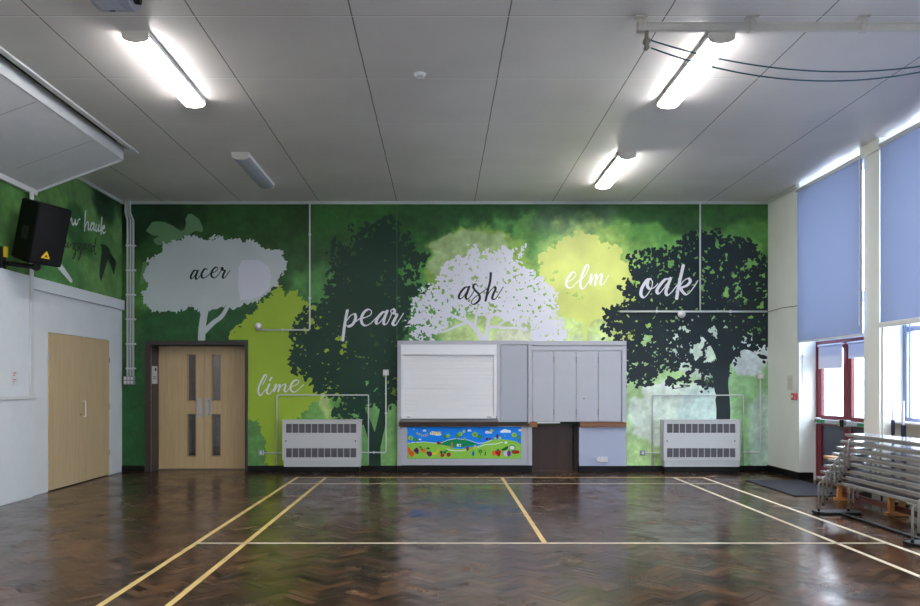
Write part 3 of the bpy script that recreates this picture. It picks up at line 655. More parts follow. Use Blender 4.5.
# ------------------------------------------------------------------ left wall
def left_wall():
    zs = np.arange(2.64, ZC + 0.6, 0.025); ys = np.arange(5.0, D + 0.02, 0.025); ys[-1] = D; Ym, Zm = np.meshgrid(ys, zs)
    PXm = PX + XL * F / Ym; PYm = PY - (Zm - H) * F / Ym
    U = Ym * 60 ; V = -Zm * 60
    def uv(px, py): y, z = LW(px, py); return y * 60, -z * 60
    bl = []
    for (px, py, r1, r2, c, s_) in [(10, 230, 90, 80, (30, 70, 34), 0.6), (5, 210, 30, 34, (60, 112, 50), 0.6), (92, 268, 130, 75, (100, 156, 74), 0.5), (60, 290, 50, 30, (70, 140, 62), 0.4), (80, 200, 26, 20, (96, 150, 78), 0.5), (88, 240, 30, 14, (52, 112, 46), 0.6), (108, 200, 30, 22, (32, 74, 40), 0.5), (102, 245, 26, 18, (80, 138, 66), 0.5), (75, 225, 18, 18, (44, 98, 46), 0.5), (118, 270, 12, 60, (98, 152, 80), 0.5)]:
        u, v = uv(px, py); bl.append((u, v, r1, r2, c, s_))
    C = np.clip(blend(U, V, (64, 118, 54), bl, 0.5, 77), 5, 250) / 255.0
    C = np.where(C <= 0.04045, C / 12.92, ((C + 0.055) / 1.055) ** 2.4)
    ny, nx = Ym.shape; idx = np.arange(ny * nx).reshape(ny, nx)
    co = np.stack([np.full(Ym.shape, XL), Ym, Zm], -1).reshape(-1, 3)
    q = np.stack([idx[:-1, :-1], idx[:-1, 1:], idx[1:, 1:], idx[1:, :-1]], -1).reshape(-1, 4)[:, ::-1]
    me = bpy.data.meshes.new('painted_panel'); me.from_pydata(co.tolist(), [], q.tolist())
    at = me.color_attributes.new('Col', 'FLOAT_COLOR', 'POINT')
    at.data.foreach_set('color', np.concatenate([C.reshape(-1, 3), np.ones((len(co), 1))], 1).ravel().astype(np.float32))
    me.materials.append(bpy.data.materials['mural_paint'])
    return me
y1_, _ = LW(109, 384); y0_, _ = LW(48, 384); dz2 = H + 0.1323 * -XL
bm = BM()
box(bm, XL - 0.25, XL - 0.002, y1_, D + 0.3, 0, 2.64); box(bm, XL - 0.25, XL - 0.002, YN - 0.2, y0_, 0, 2.64); box(bm, XL - 0.25, XL - 0.002, y0_, y1_, dz2, 2.64)
box(bm, XL - 0.25, XL - 0.002, YN - 0.2, D + 0.3, 2.64, ZC + 0.6)
wall_left = obj('wall_left', bm, M_wallw, kind='structure')
me = left_wall(); o = bpy.data.objects.new('painted_panel', me); COL.objects.link(o); o.parent = wall_left; o['label'] = 'green mural strip above the white dado'
# lighter lower half: band and boxed-out length
bm = BM(); yb, _ = LW(29, 384); zb = wz(300.6); zb0 = wz(310.2)
box(bm, XL - 0.002, XL + 0.045, yb, D - 0.002, zb0, zb, 0.003); box(bm, XL - 0.002, XL + 0.045, YN, yb, zb0, zb, 0.003)
obj('trim_3', bm, mat('pale_blue_white_paint', (224, 230, 236), 0.4), kind='structure')
bm = BM(); yj, _ = LW(29.5, 384)
box(bm, XL - 0.002, XL + 0.043, YN, yj, 0, zb0 + 0.02, 0.002); obj('boarded_lining', bm, mat('pale_lining_paint', (226, 231, 236), 0.42, var=0.02), wall_left)
def left3(off):
    return lambda y, z: (XL + off, y, z)
def lpoly(name, pts, rgb, label, offs=0.003, amp=0.02):
    Q = [LW(*p) for p in pts]; A = np.array(Q)
    f = Field(A[:, 0].min() - .05, A[:, 0].max() + .05, A[:, 1].min() - .05, A[:, 1].max() + .05, 0.008)
    f.F = sdf(f.X, f.Y, Q) + amp * fbm(f.X, f.Y, 20, 3)
    f.F = np.clip(f.F * 50, -1, 1)
    bm = f.mesh(left3(offs)); bmesh.ops.reverse_faces(bm, faces=bm.faces)
    return obj(name, bm, mat(label.replace(' ', '_'), rgb, 0.45), wall_left, label=label)
o8 = (50, 205); k8 = 7.133
lpoly('painted_bird', [(o8[0] + x / k8, o8[1] + y / k8) for x, y in [(355, 285), (372, 277), (400, 288), (420, 312), (432, 345), (450, 372), (470, 400), (466, 440), (452, 500), (436, 445), (420, 405), (411, 388), (398, 430), (378, 505), (362, 548), (350, 505), (356, 420), (366, 340), (366, 300)]], (30, 52, 36), 'dark green buzzard silhouette')
lpoly('painted_bird', [(o8[0] + x / k8, o8[1] + y / k8) for x, y in [(20, 405), (60, 415), (88, 430), (125, 485), (158, 535), (157, 552), (143, 551), (95, 495), (50, 445)]], (222, 226, 232), 'white wing silhouette under the loudspeaker')
def lword(strokes, rgb, label, t, t2):
    P = [[LW(o8[0] + x / k8, o8[1] + y / k8) for x, y in st] for st in strokes]
    A = np.array([p for st in P for p in st]); f = Field(A[:, 0].min() - .06, A[:, 0].max() + .06, A[:, 1].min() - .06, A[:, 1].max() + .06, 0.006)
    for st in P:
        Q = catmull(st, 6)
        for a, b in zip(Q, Q[1:]):
            w = t if b[1] < a[1] else t2; f.seg(a, b, w, w)
    bm = f.mesh(left3(0.004)); bmesh.ops.reverse_faces(bm, faces=bm.faces)
    return obj('painted_word', bm, mat(label.replace(' ', '_'), rgb, 0.45), wall_left, label=label)
lword([[(140, 110), (152, 98), (156, 130), (168, 138), (178, 108)], [(178, 108), (180, 135), (192, 135), (200, 108), (212, 100)], [(252, 45), (247, 110), (245, 182)], [(247, 160), (262, 122), (272, 130), (270, 175), (282, 170)], [(312, 132), (296, 132), (286, 165), (294, 178), (310, 150)], [(314, 132), (308, 172), (320, 180)], [(328, 140), (324, 178), (336, 182), (348, 142)], [(348, 142), (344, 182), (356, 180), (362, 150)], [(368, 92), (364, 150), (362, 205)], [(364, 175), (380, 148), (388, 158), (370, 175), (380, 200), (396, 190)]], (222, 228, 230), 'white script words row hawk', 0.018, 0.010)
lword([[(112, 262), (104, 290), (112, 300), (128, 268)], [(128, 268), (124, 300), (136, 296), (150, 280)], [(152, 282), (168, 272), (178, 280), (162, 312), (176, 316), (180, 345), (166, 382), (158, 372), (180, 335), (196, 310)], [(196, 280), (208, 272), (220, 280), (202, 314), (216, 318), (218, 350), (204, 388), (196, 378), (216, 338), (236, 306)], [(256, 280), (242, 280), (230, 304), (238, 314), (254, 284)], [(256, 282), (250, 310), (262, 308)], [(270, 278), (268, 318)], [(268, 300), (282, 280), (290, 288)], [(312, 296), (300, 296), (292, 320), (302, 332), (314, 310)], [(326, 240), (318, 290), (314, 325), (320, 352), (328, 340)]], (26, 34, 28), 'black script letters uzzard', 0.013, 0.007)

# ------------------------------------------------------------------ right wall: piers and glazed bays
XG = 5.43
bays = [(9.34, 11.03), (5.55, 8.93), (2.0, 5.2), (-1.6, 1.6)]
bm = BM(); prev = D + 0.3
for a, b in bays: box(bm, XR, XR + 0.34, b, prev, -0.1, ZC + 0.1); prev = a
box(bm, XR, XR + 0.34, YN - 0.2, prev, -0.1, ZC + 0.1)
wall_right = obj('wall_right', bm, M_wallr, kind='structure')
bm = BM(); box(bm, XR - 0.03, XR - 0.001, 8.96, 9.12, 0, ZC - 0.14, 0.004); box(bm, XR - 0.05, XR - 0.001, 8.93, 9.34, ZC - 0.13, ZC - 0.002, 0.004)
obj('pier_casing', bm, M_wallr, wall_right)
bm = BM(); box(bm, XL - 0.25, 5.53, YN - 0.25, YN, 0, ZC + 0.6); obj('wall_near', bm, M_wallw, kind='structure')
# skirting
bm = BM()
for a, b in ((XL, wx(144.8)), (wx(247.8), wx(397.2)), (wx(627), XR - 0.013)): box(bm, a, b, D - 0.016, D - 0.001, 0, 0.095, 0.003)
obj('baseboard_far', bm, M_black, kind='structure')
bm = BM(); box(bm, XR - 0.014, XR - 0.001, 11.03, D - 0.001, 0, 0.11, 0.003); box(bm, XR - 0.014, XR + 0.20, 11.015, 11.029, 0, 0.11); box(bm, XR - 0.014, XR - 0.001, 8.94, 9.33, 0, 0.11)
obj('baseboard_right', bm, M_black, kind='structure')
bm = BM(); box(bm, XL, XR, D - 0.03, D - 0.001, ZC - 0.045, ZC - 0.001, 0.004); obj('trim_4', bm, mat('cornice_white', (190, 198, 196), 0.4), kind='structure')
bm = BM(); box(bm, XL + 0.001, XL + 0.03, YO + 0.03, D - 0.03, ZC - 0.045, ZC - 0.001, 0.004); box(bm, XR - 0.03, XR - 0.001, 11.05, D - 0.03, ZC - 0.045, ZC - 0.001, 0.004)
obj('trim_5', bm, bpy.data.materials['cornice_white'], kind='structure')
# ------------------------------------------------------------------ door_1: recessed oak double doors in the mural wall
d1 = thing('door_1', (wx(204), D + 0.30, 0), 'recessed pair of light oak doors with narrow glass slots in a dark brown frame', None, None, 'structure')
def frame_ring(bm, x0, x1, z1, xi0, xi1, zi1, ya, yb):
    box(bm, x0, xi0, ya, yb, 0, z1, 0.003); box(bm, xi1, x1, ya, yb, 0, z1, 0.003); box(bm, xi0, xi1, ya, yb, zi1, z1, 0.003)
RD = 0.325
bm = BM(); frame_ring(bm, wx(144.8), wx(247.8), wz(341), DX0, DX1, DZ, D - 0.012, D + 0.02)
box(bm, DX0 - 0.02, DX0 + 0.001, D + 0.02, D + RD + 0.06, 0, DZ); box(bm, DX1 - 0.001, DX1 + 0.02, D + 0.02, D + RD + 0.06, 0, DZ); box(bm, DX0, DX1, D + 0.02, D + RD + 0.06, DZ, DZ + 0.02)
obj('door_frame', bm, M_frame, d1)
yl = D + RD; mid = (DX0 + DX1) / 2; sb = F / yl
def bxw(px): return (px - PX) / sb
def bzw(py): return H + (PY - py) / sb
def leaf_with_slots(x0, x1, y0, y1, z0, z1, slots):
    """door leaf as a grid of boxes round its glass openings (slots share one x range)"""
    bm = BM(); sx0, sx1 = slots[0][0], slots[0][1]
    box(bm, x0, sx0, y0, y1, z0, z1); box(bm, sx1, x1, y0, y1, z0, z1)
    zc = z0
    for (_, _, a, b) in sorted(slots, key=lambda s: s[2]): box(bm, sx0, sx1, y0, y1, zc, a); zc = b
    box(bm, sx0, sx1, y0, y1, zc, z1)
    return bm
for k, (xa, xb, s0, s1, h0, h1, side) in enumerate([(DX0 + 0.004, mid - 0.002, 187.8, 195.5, 197.0, 202.0, 'left'), (mid + 0.002, DX1 - 0.004, 212.5, 220.2, 205.4, 210.4, 'right')]):
    sl = [(bxw(s0), bxw(s1), bzw(400.3), bzw(354.9)), (bxw(s0), bxw(s1), bzw(455.8), bzw(414.4))]
    lf = obj('door_leaf', leaf_with_slots(xa, xb, yl, yl + 0.045, 0.012, DZ - 0.004, sl), M_oak, d1, label='%s oak door leaf' % side)
    for (a, b, c, d) in sl: obj('glass_slot', bx(a, b, yl + 0.018, yl + 0.024, c, d), M_glass, lf)
    bm = BM()
    for (a, b, c, d) in sl:
        for q in ((a - .012, a, c - .012, d + .012), (b, b + .012, c - .012, d + .012), (a, b, c - .012, c), (a, b, d, d + .012)): box(bm, q[0], q[1], yl - 0.006, yl - 0.0005, q[2], q[3])
    obj('glazing_bead', bm, wood_mat('bead_oak', (170, 138, 98), (150, 120, 82), 0.35, 'z'), lf)
    a, b = bxw(h0), bxw(h1); c, d = bzw(416.8), bzw(398)
    bm = bx(a, b, yl - 0.004, yl - 0.0005, c, d, 0.001); hx = a + 0.025 if side == 'left' else b - 0.025
    tube(bm, round_path([(hx, yl - 0.003, c + 0.04), (hx, yl - 0.045, c + 0.04), (hx, yl - 0.045, d - 0.04), (hx, yl - 0.003, d - 0.04)], 0.02), 0.010)
    obj('pull_handle', bm, M_chrome, lf)
obj('threshold', bx(DX0, DX1, D + 0.25, yl + 0.05, -0.001, 0.010), mat('steel_threshold', (120, 110, 100), 0.4, metal=0.6), d1)
# corridor seen through the slots
bm = BM()
M_brick = mat('dim_corridor_wall', (74, 66, 64), 0.8, var=0.4, scale=12)
box(bm, DX0 - 0.5, DX1 + 0.5, yl + 2.2, yl + 2.3, 0, 2.6); box(bm, DX0 - 0.6, DX0 - 0.5, yl + 0.1, yl + 2.3, 0, 2.6); box(bm, DX1 + 0.5, DX1 + 0.6, yl + 0.1, yl + 2.3, 0, 2.6); box(bm, DX0 - 0.6, DX1 + 0.6, yl + 0.1, yl + 2.3, 2.6, 2.7)
box(bm, DX0 - 0.6, DX0 - 0.02, yl + 0.06, yl + 0.1, 0, 2.7); box(bm, DX1 + 0.02, DX1 + 0.6, yl + 0.06, yl + 0.1, 0, 2.7); box(bm, DX0 - 0.02, DX1 + 0.02, yl + 0.06, yl + 0.1, DZ + 0.02, 2.7)
obj('corridor_lining', bm, M_brick, wall_far)
# notice on the left reveal of the doorway
n = thing('notice', (DX0 + 0.004, D + 0.17, 1.58), 'white card notice on the dark left jamb of the oak double doors', 'notice')
obj('card', bx(DX0 + 0.002, DX0 + 0.007, D + 0.04, D + 0.26, wz(385) + 0.02, wz(366)), M_plastic, n)
for q in ((0.15, 0.22, 1.60, 1.65), (0.08, 0.20, 1.47, 1.48), (0.08, 0.22, 1.50, 1.51)): obj('printed_mark', bx(DX0 + 0.0072, DX0 + 0.008, D + q[0], D + q[1], q[2], q[3]), mat('dark_print', (40, 40, 45), 0.6), n)

# ------------------------------------------------------------------ door_2: flush oak cupboard doors in the left wall
d2 = thing('door_2', (XL, (y0_ + y1_) / 2, 0), 'pair of flush light oak cupboard doors in the white left wall', None, None, 'structure')
ym, _ = LW(80.9, 384)
for (a, b, s) in ((y0_ + 0.006, ym - 0.002, 'near'), (ym + 0.002, y1_ - 0.006, 'far')):
    obj('door_leaf', bx(XL - 0.045, XL + 0.006, a, b, 0.012, dz2 - 0.008, 0.002), wood_mat('pale_oak_veneer', (212, 190, 152), (198, 172, 132), 0.42, 'z'), d2, label='%s cupboard leaf' % s)
obj('door_lining', bx(XL - 0.2, XL - 0.05, y0_, y1_, 0, dz2), mat('lining_dark', (30, 24, 20), 0.8), d2)
bm = BM(); tube(bm, round_path([(XL + 0.006, ym + 0.05, 0.93), (XL + 0.045, ym + 0.05, 0.93), (XL + 0.045, ym + 0.05, 1.15), (XL + 0.006, ym + 0.05, 1.15)], 0.02), 0.011)
obj('pull_handle', bm, M_plastic, d2)
bm = BM(); lathe(bm, [(0.011, 0), (0.011, 0.014), (0.006, 0.02)], (XL + 0.005, ym - 0.035, 0.96), 'x', 12); obj('lock', bm, mat('brass', (170, 140, 80), 0.3, metal=1), d2)
for z in (0.35, 1.05, 1.75):
    for (y, s) in ((y0_, 1), (y1_, -1)):
        bm = BM(); tube(bm, [(XL + 0.009, y, z - 0.04), (XL + 0.009, y, z + 0.04)], 0.007, 8); obj('hinge', bm, M_chrome, d2)

# ------------------------------------------------------------------ door_3: dark red glazed exit doors in the first bay
d3 = thing('door_3', (XG, 10.2, 0), 'dark red glazed double exit doors with push bars behind the bench stack', None, None, 'structure')
def ybay(px): return F * XG / (px - PX)
bm = BM(); Z3 = 1.98
box(bm, XG, XG + 0.07, 10.985, 11.03, 0, Z3 + 0.02, 0.003); box(bm, XG, XG + 0.07, 9.34, 9.385, 0, Z3 + 0.02, 0.003); box(bm, XG, XG + 0.07, 9.385, 10.985, Z3 - 0.04, Z3 + 0.02, 0.003)
obj('door_frame', bm, M_red, d3)
obj('threshold', bx(XG - 0.02, XG + 0.07, 9.385, 10.985, 0, 0.015), M_chrome, d3)
ymid = 10.19
for (a, b, s) in ((ymid + 0.004, 10.982, 'far'), (9.388, ymid - 0.004, 'near')):
    g0, g1 = a + 0.10, b - 0.10
    x0, x1 = XG + 0.008, XG + 0.055
    bm = BM(); box(bm, x0, x1, a, g0, 0.02, Z3 - 0.045, 0.003); box(bm, x0, x1, g1, b, 0.02, Z3 - 0.045, 0.003)
    for (c, d) in ((0.02, 0.22), (0.80, 0.95), (Z3 - 0.10, Z3 - 0.045)): box(bm, x0, x1, g0, g1, c, d, 0.002)
    lf = obj('door_leaf', bm, M_red, d3, label='%s dark red door leaf' % s)
    obj('upper_glass', bx(XG + 0.028, XG + 0.034, g0, g1, 0.95, Z3 - 0.10), M_glass, lf)
    obj('lower_panel', bx(XG + 0.026, XG + 0.036, g0, g1, 0.22, 0.80), mat('dark_slate_panel', (62, 68, 84), 0.3, var=0.1), lf)
    bm = BM(); box(bm, XG - 0.055, XG - 0.02, a + 0.03, b - 0.02, 0.835, 0.895, 0.008); box(bm, XG - 0.055, x0, a + 0.02, a + 0.10, 0.82, 0.91, 0.005); box(bm, XG - 0.055, x0, b - 0.10, b - 0.02, 0.82, 0.91, 0.005)
    pb = obj('push_bar', bm, mat('pushbar_grey', (188, 190, 198), 0.35, metal=0.3), lf)
    q = (b - 0.32, b - 0.10) if s == 'far' else (b - 0.62, b - 0.36)
    obj('green_sticker', bx(XG - 0.057, XG - 0.0555, q[0], q[1], 0.842, 0.888), mat('exit_green', (40, 140, 90), 0.5), pb)
    if s == 'far': obj('latch_box', bx(XG - 0.062, XG + 0.006, a - 0.02, a + 0.06, 0.815, 0.915, 0.004), M_blackp, pb)
# ------------------------------------------------------------------ windows
M_wframe = mat('white_window_frame', (215, 220, 232), 0.35)
M_gframe = mat('blue_grey_window_frame', (140, 148, 178), 0.4)
def window(n, y0, y1, z0, z1, m, bars, label):
    w = thing('window_%d' % n, (XG + 0.03, (y0 + y1) / 2, z0), label, None, None, 'structure')
    bm = BM(); x0, x1 = XG, XG + 0.06
    box(bm, x0, x1, y0, y0 + 0.06, z0, z1, 0.003); box(bm, x0, x1, y1 - 0.06, y1, z0, z1, 0.003); box(bm, x0, x1, y0 + 0.06, y1 - 0.06, z0, z0 + 0.06, 0.003); box(bm, x0, x1, y0 + 0.06, y1 - 0.06, z1 - 0.06, z1, 0.003)
    for q in bars: box(bm, x0, x1, y0 + q[0] - 0.03, y0 + q[0] + 0.03, z0 + 0.06, z1 - 0.06, 0.003)
    if len(bars) > 1 and z1 - z0 > 2.5: box(bm, x0 + .002, x1 - .002, y0 + 0.06, y1 - 0.06, 2.0, 2.06)
    f = obj('window_frame', bm, m, w)
    obj('pane', bx(XG + 0.027, XG + 0.033, y0 + 0.05, y1 - 0.05, z0 + 0.05, z1 - 0.05), M_glass, w)
    return w
window(1, 9.34, 11.03, Z3 + 0.02, ZC, M_wframe, [(0.85,)], 'tall window over the dark red doors, hidden by its blue blind')
w2 = window(2, 5.55, 8.93, 0.93, ZC, M_gframe, [(1.1,), (2.25,)], 'blue grey framed window at the right edge')
# inner sash visible at the far end of window 2
bm = BM(); box(bm, XG - 0.012, XG - 0.001, 8.62, 8.93, 0.93, 1.0, 0.003); box(bm, XG - 0.012, XG - 0.001, 8.86, 8.93, 1.0, ZC, 0.003); box(bm, XG - 0.018, XG - 0.012, 8.78, 8.80, 1.0, 2.1)
obj('sash', bm, mat('sash_grey', (120, 128, 158), 0.4), w2)
window(3, 2.0, 5.2, 0.93, ZC, M_gframe, [(1.1,), (2.2,)], 'window behind the camera side'); window(4, -1.6, 1.6, 0.93, ZC, M_gframe, [(1.1,), (2.2,)], 'window furthest towards the near wall')
bm = BM()
for a, b in bays[1:]: box(bm, XG - 0.005, XG + 0.09, a, b, 0, 0.93)
obj('under_window_panel', bm, M_wallr, wall_right)
bm = BM()
for a, b in bays[1:]: box(bm, XR + 0.1, XG + 0.0, a + 0.001, b - 0.001, 0.93, 0.955, 0.003)
obj('trim_6', bm, M_wframe, kind='structure')

# ------------------------------------------------------------------ roller blinds
def roller(y0, y1, z0, z1, x, label, group=None, bar=0.03, bb=0.0):
    t = thing('roller_blind', (x, (y0 + y1) / 2, z1), label, 'blind', group)
    bm = BM(); nz_ = 12
    ys = [y0 + (y1 - y0) * k / 20 for k in range(21)]
    g = [[bm.verts.new((x + 0.0015 * math.sin(k * 0.8) * (1 - j / nz_) , y, z0 + (z1 - z0) * j / nz_)) for k, y in enumerate(ys)] for j in range(nz_ + 1)]
    for j in range(nz_):
        for k in range(20): bm.faces.new((g[j][k], g[j][k + 1], g[j + 1][k + 1], g[j + 1][k]))
    obj('blind_fabric', bm, M_blind, t, smooth=True)
    bm = BM(); lathe(bm, [(bar, y0 - 0.01), (bar, y1 + 0.01)], (x + bar * 0.3, 0, z1), 'y', 16); obj('roller_tube', bm, M_white, t)
    bm = bx(x - 0.010 - bb / 3, x + 0.010 + bb / 3, y0, y1, z0 - 0.022, z0 + 0.004 + bb, 0.005); obj('bottom_bar', bm, M_white, t)
    for y in (y0 - 0.02, y1 + 0.005): obj('bracket', bx(x - 0.02, x + 0.05, y, y + 0.012, z1 - 0.035, z1 + 0.035, 0.002), M_plastic, t)
    bm = BM(); tube(bm, [(x - 0.016, y0 + 0.03, z1), (x - 0.016, y0 + 0.03, z0 + 0.1)], 0.003, 6); tube(bm, [(x - 0.016, y0 + 0.05, z1), (x - 0.016, y0 + 0.05, z0 + 0.1)], 0.003, 6)
    obj('pull_cord', bm, M_plastic, t)
    return t
roller(9.318, 11.02, 2.005, ZC - 0.10, XR - 0.03, 'tall pale blue roller blind above the dark red exit doors')
roller(5.6, 8.92, 2.07, ZC - 0.10, XR - 0.04, 'wide pale blue roller blind at the right edge of the photo', bar=0.03, bb=0.035)
roller(2.05, 5.15, 2.07, ZC - 0.045, XR - 0.04, 'pale blue roller blind on the window beside the camera')
roller(-1.55, 1.55, 2.07, ZC - 0.045, XR - 0.04, 'pale blue roller blind nearest the near wall')
M_sb = mat('thin_white_blind', (205, 210, 232), 0.7)
for (a, b, z, lab) in ((10.28, 10.92, 1.62, 'short white roller blind on the far red door glass'), (9.45, 10.12, 1.74, 'short white roller blind on the near red door glass')):
    t = thing('door_blind', (XG - 0.01, (a + b) / 2, Z3), lab, 'blind')
    obj('blind_fabric', bx(XG - 0.012, XG - 0.009, a, b, z, Z3 - 0.05), M_sb, t)
    bm = BM(); lathe(bm, [(0.016, a - 0.01), (0.016, b + 0.01)], (XG - 0.012, 0, Z3 - 0.045), 'y', 12); obj('roller_tube', bm, M_sb, t)
    obj('bottom_bar', bx(XG - 0.016, XG - 0.005, a, b, z - 0.014, z, 0.003), M_white, t)

# ------------------------------------------------------------------ outside
ext = bpy.data.materials.new('pale_cladding'); ext.use_nodes = True
nt = ext.node_tree; N = nt.nodes; L = nt.links; b_ = N['Principled BSDF']
tc = N.new('ShaderNodeTexCoord'); br = N.new('ShaderNodeTexBrick'); br.inputs['Scale'].default_value = 1.0; br.inputs['Brick Width'].default_value = 0.45; br.inputs['Row Height'].default_value = 0.15; br.inputs['Mortar Size'].default_value = 0.012
br.inputs['Color1'].default_value = (*lin((228, 228, 235)), 1); br.inputs['Color2'].default_value = (*lin((212, 214, 226)), 1); br.inputs['Mortar'].default_value = (*lin((190, 192, 205)), 1)
mp = N.new('ShaderNodeMapping'); mp.inputs['Rotation'].default_value = (0, math.pi / 2, math.pi / 2); L.new(tc.outputs['Object'], mp.inputs['Vector']); L.new(mp.outputs['Vector'], br.inputs['Vector']); L.new(br.outputs['Color'], b_.inputs['Base Color'])
b = thing('outbuilding', (10.5, 9, -0.1), 'pale brick building seen through the glass of the dark red doors', 'building')
obj('wall', bx(10.3, 10.7, 2, 30, -0.1, 3.4), ext, b); obj('roof', bx(10.0, 14, 1.8, 30.2, 3.4, 3.6), mat('roof_felt', (90, 90, 95), 0.9), b)
obj('ground', bx(5.95, 40, -20, 40, -0.25, -0.02), mat('outdoor_paving', (205, 205, 205), 0.9, var=0.1), kind='structure')

# ------------------------------------------------------------------ serving hatch unit on the mural wall
hy = D - 0.10
def hz(py): s = F / hy; return H + (PY - py) / s
def hx(px): return (px - PX) * hy / F
sh = thing('serving_hatch', (hx(512), D - 0.05, 0), 'large lilac grey serving hatch unit with white shutter and folding doors on the mural wall', 'serving hatch')
yb_ = D - 0.004
bm = BM()
sx0, sx1, sz0, sz1 = hx(400.7), hx(496.8), hz(419.3), hz(344.5)
box(bm, hx(397.4), sx0, hy, yb_, 0, hz(340.6), 0.003)                # left post
box(bm, sx0, hx(528), hy, yb_, sz1, hz(340.6), 0.003)               # head over shutter
box(bm, sx1, hx(500.6), hy, yb_, hz(422), sz1, 0.003)               # post beside shutter
box(bm, hx(528), hx(532), hy - 0.01, yb_, 0.11, hz(341), 0.003)     # post beside folding doors
box(bm, hx(532), hx(626.4), hy - 0.01, yb_, hz(345.5), hz(341), 0.003)
box(bm, hx(532), hx(626.4), hy, yb_, hz(350.6), hz(346), 0.002)
box(bm, hx(621.9), hx(626.4), hy - 0.01, yb_, hz(421.5), hz(346), 0.003)
obj('casing', bm, M_hatch, sh)
obj('infill_panel', bx(hx(500.9), hx(527.7), hy + 0.012, yb_, hz(422), hz(345), 0.002), mat('grey_infill', (172, 176, 187), 0.42), sh)
# shutter: white box, guides, curtain of slats, bottom rail, locks
bm = BM(); box(bm, sx0 + 0.002, sx1 - 0.002, hy - 0.025, yb_, hz(355), sz1 - 0.002, 0.004); box(bm, sx0 + 0.002, hx(404), hy - 0.012, yb_, sz0 + 0.05, hz(355), 0.003); box(bm, hx(493.7), sx1 - 0.002, hy - 0.012, yb_, sz0 + 0.05, hz(355), 0.003)
M_shut = mat('white_shutter', (236, 237, 239), 0.35)
fr = obj('shutter_casing', bm, M_shut, sh)
bm = BM(); nz_ = 18; za, zb2 = sz0 + 0.06, hz(355.3)
for k in range(nz_):
    z0 = za + (zb2 - za) * k / nz_; z1 = za + (zb2 - za) * (k + 1) / nz_
    prism(bm, [(hy + 0.016, z0 + 0.002), (hy + 0.0115, z0 + 0.004), (hy + 0.010, (z0 + z1) / 2), (hy + 0.0115, z1 - 0.002), (hy + 0.016, z1), (hy + 0.030, z1), (hy + 0.030, z0 + 0.002)], 'x', hx(404), hx(493.7))
box(bm, hx(404), hx(493.7), hy + 0.027, hy + 0.035, za, zb2)
cu = obj('shutter_curtain', bm, M_shut, sh)
obj('bottom_rail', bx(sx0 + 0.01, sx1 - 0.01, hy - 0.006, hy + 0.03, sz0 + 0.01, sz0 + 0.062, 0.004), M_shut, sh)
for x in (hx(408.5), hx(489)): obj('shutter_lock', bx(x - 0.03, x + 0.03, hy - 0.014, hy - 0.006, sz0 + 0.025, sz0 + 0.045, 0.003), M_chrome, sh)
obj('steel_sill', bx(hx(399.5), hx(498), hy - 0.03, yb_, hz(421.8), hz(419.4), 0.003), mat('dull_steel', (125, 124, 128), 0.4, metal=0.3), sh)
# ledges
M_ledge = wood_mat('dark_stained_ledge', (66, 44, 34), (40, 26, 20), 0.4, 'x'); M_ledge2 = wood_mat('brown_stained_ledge', (142, 96, 62), (112, 70, 42), 0.4, 'x')
bm = BM(); box(bm, hx(399), hx(497.5), hy - 0.06, yb_, hz(426.2), hz(421.8), 0.004); box(bm, hx(497.5), hx(529.5), hy - 0.03, yb_, hz(426), hz(423.6), 0.003)
obj('ledge', bm, M_ledge, sh, label='dark stained ledge under the white shutter')
obj('ledge', bx(hx(529.5), hx(536.8), hy - 0.05, yb_, hz(427), hz(421.8), 0.004), wood_mat('orange_ledge', (160, 112, 66), (136, 88, 50), 0.4, 'x'), sh, label='short orange brown ledge end')
obj('ledge', bx(hx(579.5), hx(625.5), hy - 0.05, yb_, hz(427), hz(422.2), 0.004), M_ledge2, sh, label='mid brown ledge right of the dark doorway')
# folding doors
fx = [532.2, 554, 576.3, 598.3, 621.6]
for k in range(4):
    lf = obj('folding_door', bx(hx(fx[k]) + 0.003, hx(fx[k + 1]) - 0.003, hy + 0.006, yb_, hz(421.6), hz(351), 0.003), M_hatch, sh)
    if k == 2:
        bm = BM(); lathe(bm, [(0.010, 0.006), (0.010, -0.003), (0.004, -0.006)], (hx(584), hy, hz(398.6)), 'y', 12); obj('keyhole', bm, mat('keyhole_dark', (70, 70, 75), 0.4), lf)
    if k < 3:
        for z in (hz(360), hz(412)):
            bm = BM(); x = hx(fx[k + 1]); tube(bm, [(x, hy + 0.004, z - 0.05), (x, hy + 0.004, z + 0.05)], 0.006, 8); obj('hinge', bm, mat('hinge_grey', (110, 110, 118), 0.4), lf)
obj('doorway_rail', bx(hx(536.8), hx(560), hy - 0.012, hy + 0.02, hz(423.2), hz(422.0)), M_plastic, sh, label='thin white rail over the dark doorway')  # plain thin rail, white on the left, black on the right
obj('doorway_rail', bx(hx(560), hx(579), hy - 0.008, hy + 0.02, hz(423.4), hz(422.0)), M_blackp, sh, label='thin black rail over the dark doorway')
# lower panels
bm = BM(); box(bm, hx(401), hx(528), hy + 0.012, yb_, 0.11, hz(426)); box(bm, hx(523.5), hx(524.2), hy + 0.006, hy + 0.0125, 0.11, hz(426))
obj('lower_panel', bm, M_hatch, sh, label='lilac grey panel behind the fruit mural board')
bm = BM(); box(bm, hx(579), hx(581.8), hy - 0.005, yb_, 0, hz(427), 0.002); box(bm, hx(581.8), hx(626.4), hy + 0.008, yb_, 0, hz(427), 0.002)
obj('lower_panel', bm, mat('blue_grey_panel', (172, 180, 204), 0.42), sh, label='bluish grey panel right of the dark doorway')
bm = BM(); box(bm, hx(397.4), hx(532), hy - 0.014, yb_, 0, 0.105, 0.003); box(bm, hx(579), hx(627), hy - 0.014, yb_, 0, 0.10, 0.003)
obj('plinth', bm, M_black, sh)
